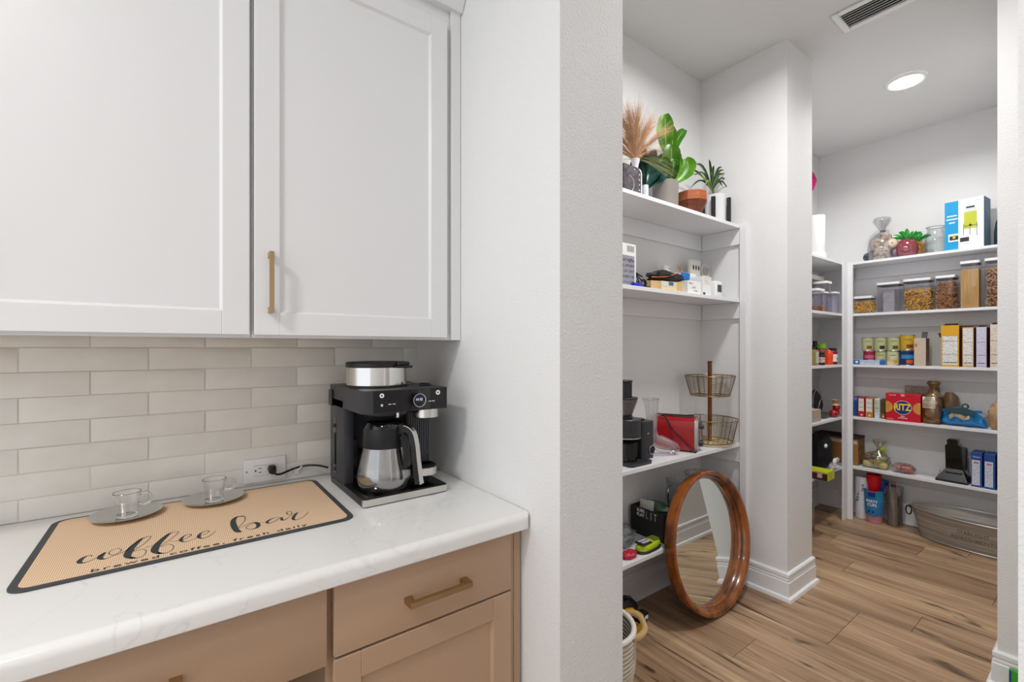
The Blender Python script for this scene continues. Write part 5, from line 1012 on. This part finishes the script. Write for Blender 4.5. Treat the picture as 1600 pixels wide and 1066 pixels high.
# fifth far shelf
T5 = .4132
t = thing('corner_box', 'large brown cardboard box in the corner behind the shelving post', 'box', (4.37, 1.40, T5)); MB().box(4.295, 4.445, 1.245, 1.545, T5, T5+.205, bev=.002).build('carton', M_card, t); MB().box(4.2935, 4.4465, 1.2435, 1.5465, T5+.2055, T5+.222).build('dark_rim', M_carddk, t); MB().box(4.2944, 4.295, 1.25, 1.54, T5+.165, T5+.19).build('pale_tape', mat('pale_tape_mat', 'cfc4b0', .6), t); MB().box(4.297, 4.443, 1.2442, 1.245, T5+.005, T5+.2).build('shaded_side_print', mat('shaded_card_print', '6b4426', .8, col2='a5763f', vscale=25), t)  # right side: shade put into the card colour, mottled like print
t = thing('onion_bag', 'clear bag of pale yellow onions slumped on the far fifth shelf', 'bag', (4.34, 1.13, T5)); rg = random.Random(21)
mon = mat('onion_skin', 'cfc68e', .45, col2='b5a868', vscale=14, stretch=(1, 1, .4)); mon2 = mat('red_potato', '7c4636', .6)
for y, z, r_, m_ in ((1.185, .035, .036, mon), (1.125, .040, .040, mon), (1.095, .032, .034, mon), (1.15, .085, .030, mon2), (1.10, .082, .028, mon), (1.19, .072, .022, mon2), (1.085, .070, .022, mon2)): MB().blob((4.33+rg.uniform(-.02, .02), y, T5+z), (r_, r_, r_*.92), rg.random()*9, .1, 3, 16, 10).build('onion', m_, t)
q = MB(); q.blob((4.335, 1.140, T5+.060), (.058, .088, .064), 14, .22, 3, 24, 14, flatb=-.0595); q.build('film', film('onion_film', 'eeeee0', .6, .10, 'c8c8a0', .1), t)
q = MB(); q.lathe([(.05, .10), (.022, .135), (.010, .150), (.03, .185), (.045, .215)], (4.35, 1.125, T5), 16)
for v in q.bm.verts: v.co += Vector((.3, 1, .4))*.02*noise.noise(v.co*20)
q.build('gathered_top', MATS['onion_film'], t); MB().blob((4.35, 1.105, T5+.145), (.015, .022, .022), 6, .3, 4, 12, 8).build('yellow_sprout', mat('yellow_green', 'b8bf55', .5), t)
t = thing('red_bag', 'clear bag with orange-red contents beside the onions', 'bag', (4.33, .985, T5)); MB().blob((4.325, .955, T5+.032), (.040, .045, .030), 17, .2, 3, 18, 10, flatb=-.0315).build('contents', mat('orange_red', 'd2481c', .4, col2='b03010', vscale=20), t); MB().blob((4.32, 1.012, T5+.030), (.030, .030, .026), 19, .25, 3, 16, 10, flatb=-.0295).build('contents', mat('orange_pack', 'c8603c', .45, col2='e6d6d0', vscale=40), t)
MB().blob((4.325, .975, T5+.036), (.048, .072, .036), 18, .25, 3, 22, 12, flatb=-.0355).build('film', MATS['cellophane'], t)
t = thing('black_appliance', 'black upright kitchen slicer with a flared foot on the far fifth shelf', 'appliance', (4.35, .70, T5))
q = MB(); q.poly([(4.34, .635, T5+.045), (4.34, .755, T5+.045), (4.34, .748, T5+.075), (4.34, .752, T5+.24), (4.34, .740, T5+.255), (4.34, .744, T5+.275), (4.34, .735, T5+.288), (4.34, .690, T5+.288), (4.34, .684, T5+.272), (4.34, .688, T5+.255), (4.34, .672, T5+.24), (4.34, .665, T5+.10)], (.06, 0, 0)); q.build('column', M_blackg, t)
MB().box(4.345, 4.395, .645, .680, T5+.08, T5+.235, bev=.008, seg=2).build('side_grip', M_grey, t)
q = MB(); A = [(4.27, .79), (4.27, .628), (4.41, .620), (4.41, .80)]; B = [(4.325, .745), (4.325, .66), (4.40, .66), (4.40, .745)]
va = [q.bm.verts.new((x, y, T5)) for x, y in A]; vm = [q.bm.verts.new((x, y, T5+.014)) for x, y in A]; vb = [q.bm.verts.new((x, y, T5+.085)) for x, y in B]
for a, b_ in ((va, vm), (vm, vb)):
    for k in range(4): q.bm.faces.new((a[k], a[(k+1) % 4], b_[(k+1) % 4], b_[k]))
q.bm.faces.new(va[::-1]); q.bm.faces.new(vb); q.build('foot', M_black, t, smooth=False)
MB().box(4.30, 4.33, .66, .745, T5+.060, T5+.072, bev=.003).build('crossbar', M_grey, t); MB().cyl((4.295, .782, T5+.06), .011, .02, 16, axis='x', bev=.002).build('chrome_knob', M_chrome, t)
def bluebox(label, y0, y1):
    t = carton('blue_box', label, 'box', 4.272, 4.40, y0, y1, T5, .228, mat('royal_blue_print', '1f4a96', .45), 'blue boxes on the far fifth shelf')
    face_panel(t, '-x', 4.272, y0+.010, y1-.004, T5+.012, T5+.178, M_printb, 'print_panel'); face_panel(t, '-x', 4.2712, y0+.016, y1-.012, T5+.155, T5+.165, mat('pink_red_ink', 'c8707c', .5), 'red_line'); return t
t = bluebox('royal blue box with a white panel beside the black slicer', .560, .612); text('Swann', M_paper, t, (4.2712, .586, T5+.200), (0, -1, 0), (0, 0, 1), .010, .034)
t = bluebox('royal blue box right of the one beside the black slicer', .500, .552); bluebox('royal blue box cut off by the door jamb', .440, .492)
# floor of the storeroom
t = thing('cup_sleeve', 'white sleeve of paper cups with black script against the shelving post', 'cups', (4.32, 1.262, 0))
MB().lathe([(0, .001), (.040, .001), (.043, .005), (.045, .315), (.040, .325), (0, .328)], (4.345, 1.232, 0), 28).build('sleeve', mat('lilac_white_film', 'd9d8e4', .3), t)
text('stella', M_blackm, t, (4.3005, 1.232, .20), (0, -.25, 1), (0, -1, -.25), .030, .15, depth=.001, shear=.4)
t = thing('cup_pouch', 'blue printed pouch of party cups with red cups above it on the storeroom floor', 'cups', (4.30, 1.16, 0))
MB().lathe([(0, .001), (.048, .001), (.052, .04), (.050, .16), (.054, .22), (.060, .245)], (4.315, 1.145, 0), 28).build('pink_cups', mat('pink_cup', 'c4848e', .4), t)
for k in range(5): MB().lathe([(.036, 0), (.045, .07), (.047, .07), (.047, .074), (.043, .074), (.034, .004), (0, .004)], (4.335, 1.155, .238+k*.012), 24).build('red_cup', mat('red_cup_plastic', 'd01422', .3), t)
MB().lathe([(.0, 0), (.036, .0), (.045, .05), (.04, .10), (0, .10)], (4.385, 1.115, .215), 24).build('blue_cup', mat('blue_cup_plastic', '1b3a8c', .3), t)
q = MB(); q.grid(lambda u, v: Vector((4.315-(.056+.004*math.sin(v*7))*math.cos(-1.15+2.3*u), 1.145-(.060)*math.sin(-1.15+2.3*u)*(1+.12*v), .060+.19*v+.006*math.sin(u*9))), 14, 8); q.build('blue_pouch', mat('teal_blue_print', '1f93b4', .3, col2='2f6fb0', vscale=10), t)
text('PARTY', M_paper, t, (4.2565, 1.145, .170), (0, -1, 0), (0, 0, 1), .020, .070, depth=.001, fat=.02); text('CUPS', M_paper, t, (4.2565, 1.145, .142), (0, -1, 0), (0, 0, 1), .020, .058, depth=.001, fat=.02)
MB().box(4.2560, 4.2566, 1.125, 1.170, .205, .238).build('navy_badge', mat('navy_badge', '1c2f86', .4), t)
for y in (1.165, 1.140): MB().box(4.2555, 4.2562, y-.008, y+.008, .082, .100).build('navy_square', MATS['navy_badge'], t)
t = thing('wrapped_bottle', 'dark bottle in crinkled clear wrap between the party cups and the metal tub', 'bottle', (4.36, 1.07, 0))
MB().lathe([(0, .001), (.034, .001), (.036, .01), (.035, .20), (.028, .235), (.014, .27), (.0135, .31), (0, .31)], (4.345, 1.038, 0), 24).build('bottle_glass', mat('dark_bottle_glass', '3a3634', .12, coat=.5), t)
MB().cyl((4.345, 1.038, .3105), .0145, .016, 16).build('cap', mat('taupe_cap', '8a7a70', .5), t)
q = MB(); q.lathe([(.045, .002), (.050, .05), (.052, .24), (.06, .30)], (4.34, 1.035, 0), 26)
for v in q.bm.verts: v.co += Vector((1, 1, 0))*.010*noise.noise(v.co*28)
q.build('clear_wrap', MATS['cellophane'], t)
t = thing('metal_tub', 'large oval galvanised metal tub with embossed lettering on the storeroom floor', 'tub', (4.29, .62, 0)); ux_, uy_ = 4.292, .565
mzn = mat('galvanised_metal', 'c4beb4', .5, .3, bump=.12, bscale=40, stretch=(.2, .2, 6), col2='8f8b86', vscale=10)
def oval(z): u = z/.205; return .118+(.172-.118)*u, .305+(.358-.305)*u
q = MB(); rows = []
for z, i_ in ((.001, 0), (.01, 0), (.08, 0), (.15, 0), (.200, 0), (.205, -.004), (.207, 0), (.200, .003), (.10, .003), (.012, .003)):
    a_, b_ = oval(z); a_ -= i_; b_ -= i_; rows.append([q.bm.verts.new((ux_+a_*math.cos(2*math.pi*k/72), uy_+b_*math.sin(2*math.pi*k/72)*1.0, z)) for k in range(72)])
for a, b_ in zip(rows, rows[1:]):
    for k in range(72): q.bm.faces.new((a[k], a[(k+1) % 72], b_[(k+1) % 72], b_[k]))
q.bm.faces.new(rows[0]); q.bm.faces.new(rows[-1]); q.build('tub_body', mzn, t)
a_, b_ = oval(.205); MB().tube([(ux_+a_*math.cos(2*math.pi*k/72), uy_+b_*math.sin(2*math.pi*k/72), .206) for k in range(72)], .0045, 8, closed=True).build('rolled_rim', mat('bright_zinc', 'c9c8c6', .3, .8), t)
a_, b_ = oval(.008); MB().tube([(ux_+(a_+.001)*math.cos(2*math.pi*k/72), uy_+(b_+.001)*math.sin(2*math.pi*k/72), .006) for k in range(72)], .0035, 6, closed=True).build('foot_rim', MATS['bright_zinc'], t)
hy_ = uy_+.358; MB().tube([(ux_-.02+.0*math.cos(R(a)), hy_+.010+.016*math.sin(R(a)), .165+.032*math.cos(R(a))) for a in range(0, 360, 20)], .0042, 8, closed=True).build('ring_handle', M_black, t, label='black ring handle'); MB().box(ux_-.032, ux_-.008, hy_-.012, hy_+.012, .188, .202, bev=.003).build('handle_bracket', M_black, t)
for s, z, w_ in (('STARLIGHT', .128, .150), ('REFRESHMENTS', .085, .215)):
    o_ = text(s, mat('embossed_edge', '857f74', .5, .3), t, (0, 0, 0), (1, 0, 0), (0, 1, 0), .026, w_, fat=.015)
    inv = Matrix.Translation(-t.location)
    for v in o_.data.vertices:
        p = v.co+t.location; a_, b_ = oval(z+p.y); th = (-p.x+.02)/b_*1.0; zz = z+p.y
        v.co = Vector((ux_-(a_+.0016)*math.cos(th), uy_+(b_+.0016)*math.sin(th)+.0, zz))-t.location
# ------------------------------------------------------------------ storeroom, shelves behind the partition
U1, U2, U3, U4, U5 = 2.0032, 1.6032, 1.2072, .8002, .4132
t = thing('paper_towel', 'white paper towel roll on the top shelf behind the partition', 'paper towel', (3.89, 1.40, U1)); MB().lathe([(.020, 0), (.057, 0), (.058, .003), (.058, .277), (.057, .28), (.020, .28), (.020, 0)], (3.905, 1.395, U1+.0485), 40).build('roll', mat('paper_towel', 'e6e6e6', .9, bump=.3, bscale=80), t); MB().cyl((3.905, 1.395, U1), .066, .048, 40, bev=.003).build('white_base', M_white, t)
t = thing('pink_ornament', 'bright pink pointed paper ornament hanging on the storeroom back wall', 'ornament', (4.18, 1.56, 2.69)); MB().lathe([(0, -.10), (.03, -.06), (.052, 0), (.03, .06), (0, .10)], (4.158, 1.530, 2.69), 8).build('paper_star', mat('hot_pink_paper', 'e0207c', .6), t, smooth=False)
cg = 'clear containers on the second shelf behind the partition'
def bigbin(label, x0, x1, y0, y1, z, h, lid, mlid=M_white):
    t = thing('storage_bin', label, 'container', ((x0+x1)/2, (y0+y1)/2, z), 0, cg); q = MB(); q.poly([(x, y, z+.0005) for x, y in rrect(x0, x1, y0, y1, .015, 3)], (0, 0, h-lid)); q.build('clear_body', M_acr, t); q = MB(); q.poly([(x, y, z+h-lid+.001) for x, y in rrect(x0-.003, x1+.003, y0-.003, y1+.003, .016, 4)], (0, 0, lid-.001)); q.build('lid', mlid, t); return t
t = bigbin('tall clear bin with a cream lid at the back of the second shelf', 3.86, 4.19, 1.44, 1.56, U2, .300, .035, mat('cream_lid', 'e6dfd2', .5)); MB().blob((4.13, 1.50, U2+.2), (.03, .03, .05), 3, .2, 3, 14, 10).build('red_contents', mat('dusky_red', 'a8584c', .6), t)
bigbin('clear container with a white lid in front of the cream-lidded bin', 3.93, 4.04, 1.335, 1.425, U2, .238, .018); t = bigbin('small clear container with a white lid nearest the partition', 3.72, 3.85, 1.318, 1.425, U2, .165, .018); MB().box(3.74, 3.83, 1.33, 1.41, U2+.004, U2+.035).build('brown_contents', mat('rust_food', '8a5440', .7), t)
t = bigbin('low clear container with a flip lid beside the shelving post', 4.06, 4.15, 1.320, 1.425, U2, .165, .014); MB().box(4.075, 4.135, 1.335, 1.41, U2+.004, U2+.13).build('pale_packet', mat('pale_packet_mat', 'b9b6cc', .6), t)
t = bigbin('clear tub holding a golden biscuit pack, front of the second shelf', 3.865, 3.925, 1.318, 1.41, U2, .150, .012); MB().cyl((3.895, 1.36, U2+.004), .026, .045, 20).build('golden_contents', mat('golden_food', 'c8924a', .6, col2='a87434', vscale=40), t)
bgp = 'bottles and jars on the third shelf behind the partition'
t = thing('sauce_bottle', 'squat bottle with a white label and yellow-green base nearest the partition', 'bottle', (3.735, 1.355, U3), 0, bgp); MB().box(3.70, 3.765, 1.325, 1.385, U3, U3+.115, bev=.008, seg=2).build('bottle_body', mat('olive_oil', '9a8850', .25), t); face_panel(t, '-y', 1.325, 3.705, 3.760, U3+.020, U3+.100, print_mat('pale_green_label', 'd8d6b8', '8a8a6a', 70), 'paper_label'); MB().cyl((3.733, 1.355, U3+.115), .02, .018, 16).build('cap', mat('brown_cap', '4a2e1c', .5), t)
t = thing('honey_bottle', 'dark brown bottle with an orange cap behind the squat bottle', 'bottle', (3.90, 1.44, U3), 0, bgp); MB().lathe([(0, 0), (.036, 0), (.038, .01), (.036, .10), (.018, .135), (.018, .16), (0, .16)], (3.90, 1.45, U3), 24).build('bottle_body', mat('brown_glass', '4a2818', .2), t); MB().lathe([(.02, 0), (.02, .02), (.006, .04), (0, .042)], (3.90, 1.45, U3+.1405), 16).build('cap', mat('peach_cap', 'e0a068', .5), t)
t = thing('spice_jar', 'small dark jar with a white and red label between the bottles', 'jar', (3.86, 1.34, U3), 0, bgp); MB().lathe([(0, 0), (.021, 0), (.023, .005), (.023, .07), (.017, .08), (0, .08)], (3.865, 1.345, U3), 22).build('glass_body', mat('plum_glass', '3a1a1c', .2), t); MB().lathe([(.0235, .02), (.0235, .06)], (3.865, 1.345, U3), 22).build('paper_label', mat('white_red_label', 'e2d6d2', .6, col2='a05058', vscale=60), t); MB().cyl((3.865, 1.345, U3+.081), .019, .014, 18).build('cap', M_black, t)
t = thing('green_cap_bottle', 'clear bottle with a bright green cap behind the orange bottle', 'bottle', (4.05, 1.42, U3), 0, bgp); MB().lathe([(0, 0), (.034, 0), (.036, .01), (.036, .105), (.028, .125), (0, .125)], (4.085, 1.42, U3), 24).build('bottle_body', mat('ketchup_bottle', '9a4a40', .25), t); MB().cyl((4.085, 1.42, U3+.125), .030, .038, 24, bev=.004).build('cap', mat('lime_cap', '7cc62c', .35), t)
t = thing('orange_bottle', 'vivid orange-red plastic bottle in the middle of the third shelf', 'bottle', (4.00, 1.345, U3), 0, bgp)
MB().lathe([(0, 0), (.022, 0), (.026, .008), (.0235, .03), (.026, .05), (.026, .075), (.022, .098), (.012, .112), (0, .115)], (4.01, 1.345, U3), 26).build('bottle_body', mat('vivid_orange', 'f2481c', .3), t); 
t = thing('jam_jar', 'dark red jam jar with a white label beside the shelving post', 'jar', (4.125, 1.35, U3), 0, bgp); MB().lathe([(0, 0), (.028, 0), (.031, .006), (.031, .095), (.024, .11), (0, .11)], (4.13, 1.36, U3), 24).build('glass_body', mat('red_jam', '7a1226', .15), t); MB().lathe([(.0316, .022), (.0316, .080)], (4.13, 1.36, U3), 24).build('paper_label', mat('jar_label', 'ece8e2', .6), t); MB().cyl((4.125, 1.3279, U3+.046), .008, .0006, 14, axis='y').build('label_berry', mat('berry_ink', '4a1838', .5), t); MB().cyl((4.13, 1.36, U3+.1105), .026, .016, 22).build('cap', M_black, t)
t = thing('dark_bottle_tall', 'tall black-capped bottle behind the red jam jar', 'bottle', (4.15, 1.50, U3), 0, bgp); MB().lathe([(0, 0), (.034, 0), (.036, .01), (.034, .12), (.016, .16), (.016, .185), (0, .185)], (4.15, 1.49, U3), 22).build('bottle_body', mat('near_black_glass', '221a1c', .2), t)
t = thing('frying_pan', 'round black pan lid standing on edge with a steel rim on the fourth shelf', 'pan', (4.05, 1.48, U4)); 
for k, (x, rr) in enumerate(((4.0, .085), (4.06, .082))):
    MB().lathe([(0, .012), (rr*.8, .010), (rr, 0), (rr*.8, .004), (0, .006)], (0, 0, 0), 40, mx=Matrix.Translation((x, 1.42+k*.05, U4+.045+rr)) @ Matrix.Rotation(R(75), 4, 'X')).build('pan_disc', M_blackm, t); MB().tube([(x+rr*math.cos(R(a)), 1.419+k*.05, U4+.045+rr+rr*math.sin(R(a))) for a in range(0, 360, 12)], .003, 6, closed=True).build('steel_rim', M_chrome, t)
MB().tube([(3.955, 1.40, U4+.05), (3.97, 1.395, U4+.12), (4.02, 1.395, U4+.15)], .004, 6, smooth=4).build('wire_handle', M_chrome, t)
MB().box(3.93, 4.05, 1.345, 1.53, U4+.0005, U4+.042, bev=.008, seg=2).build('pan_base', mat('dark_pewter', '5c5c60', .35, .7), t)
carton('pale_carton', 'pale cardboard carton nearest the partition on the fourth shelf', 'box', 3.66, 3.80, 1.325, 1.40, U4, .088, mat('pale_cardboard', 'b9a999', .8))
t = thing('tomato_bag', 'bag of red tomatoes with a gathered gold top beside the shelving post', 'bag', (4.13, 1.35, U4)); rg = random.Random(2)
for x, z, r_ in ((4.085, .030, .029), (4.125, .034, .031), (4.115, .075, .027)): MB().blob((x, 1.335+rg.uniform(-.006, .006), U4+z+.001), (r_, r_, r_), x*9, .06, 2, 18, 12).build('tomato', mat('tomato_red', 'a8141c', .2, coat=.4), t)
MB().lathe([(.028, .092), (.012, .110), (.026, .135)], (4.11, 1.335, U4), 12).build('gathered_top', mat('gold_film', 'c2a070', .4), t)
t = thing('black_tote', 'black fabric bag bulging over the fifth shelf beside the post', 'bag', (3.90, 1.36, U5)); q = MB(); q.blob((3.97, 1.40, U5+.135), (.14, .075, .135), 23, .22, 2.5, 28, 18, sq=.8, flatb=-.1345); q.build('bag_body', mat('black_cotton', '0f1016', .9, bump=.4, bscale=20), t)
MB().blob((3.985, 1.30, U5+.062), (.030, .012, .030), 3, .3, 4, 14, 10).build('white_tissue', M_paper, t); MB().blob((4.045, 1.305, U5+.070), (.036, .012, .018), 5, .4, 4, 16, 10).build('blue_packet', mat('pale_blue_packet', '9fb4d0', .4, col2='f0f0f4', vscale=60), t); MB().blob((3.86, 1.315, U5+.20), (.018, .010, .014), 5, .3, 4, 14, 10).build('white_tag', M_paper, t)
t = carton('lime_box', 'lime green and maroon box jutting over the shelf edge below the black bag', 'box', 3.62, 3.745, 1.222, 1.42, U5, .060, mat('lime_print', 'c4cc20', .5))
face_panel(t, '-x', 3.62, 1.224, 1.419, U5+.001, U5+.048, mat('maroon_print', '3a0f1c', .5), 'maroon_panel'); face_panel(t, '-x', 3.6193, 1.255, 1.285, U5+.016, U5+.046, print_mat('pink_label', 'e8c0c8', '6a4050', 140), 'white_sticker'); face_panel(t, '-x', 3.62, 1.28, 1.40, U5+.0485, U5+.058, mat('peach_print', 'e8a070', .5), 'peach_band'); face_panel(t, '-y', 1.222, 3.70, 3.742, U5+.004, U5+.050, mat('yellow_lime_streak', 'dfe27a', .5, col2='a9b818', vscale=40), 'end_print')
t = thing('water_pack', 'shrink-wrapped pack of clear bottles on the storeroom floor beside the partition', 'bottles', (3.72, 1.40, 0)); 
for i in range(3):
    for j in range(2): MB().lathe([(0, .001), (.030, .001), (.033, .012), (.029, .06), (.033, .09), (.033, .15), (.026, .185), (.013, .205), (.013, .22), (0, .22)], (3.62+i*.068, 1.385+j*.068, 0), 18).build('bottle', film('water_bottle', 'cfd6d4', .8, .22, 'a8b0a8'), t)
q = MB(); q.blob((3.688, 1.42, .115), (.112, .080, .125), 31, .08, 3, 22, 12, sq=.6, flatb=-.1145); q.build('shrink_wrap', MATS['cellophane'], t)
SC.cycles.transparent_max_bounces = 32
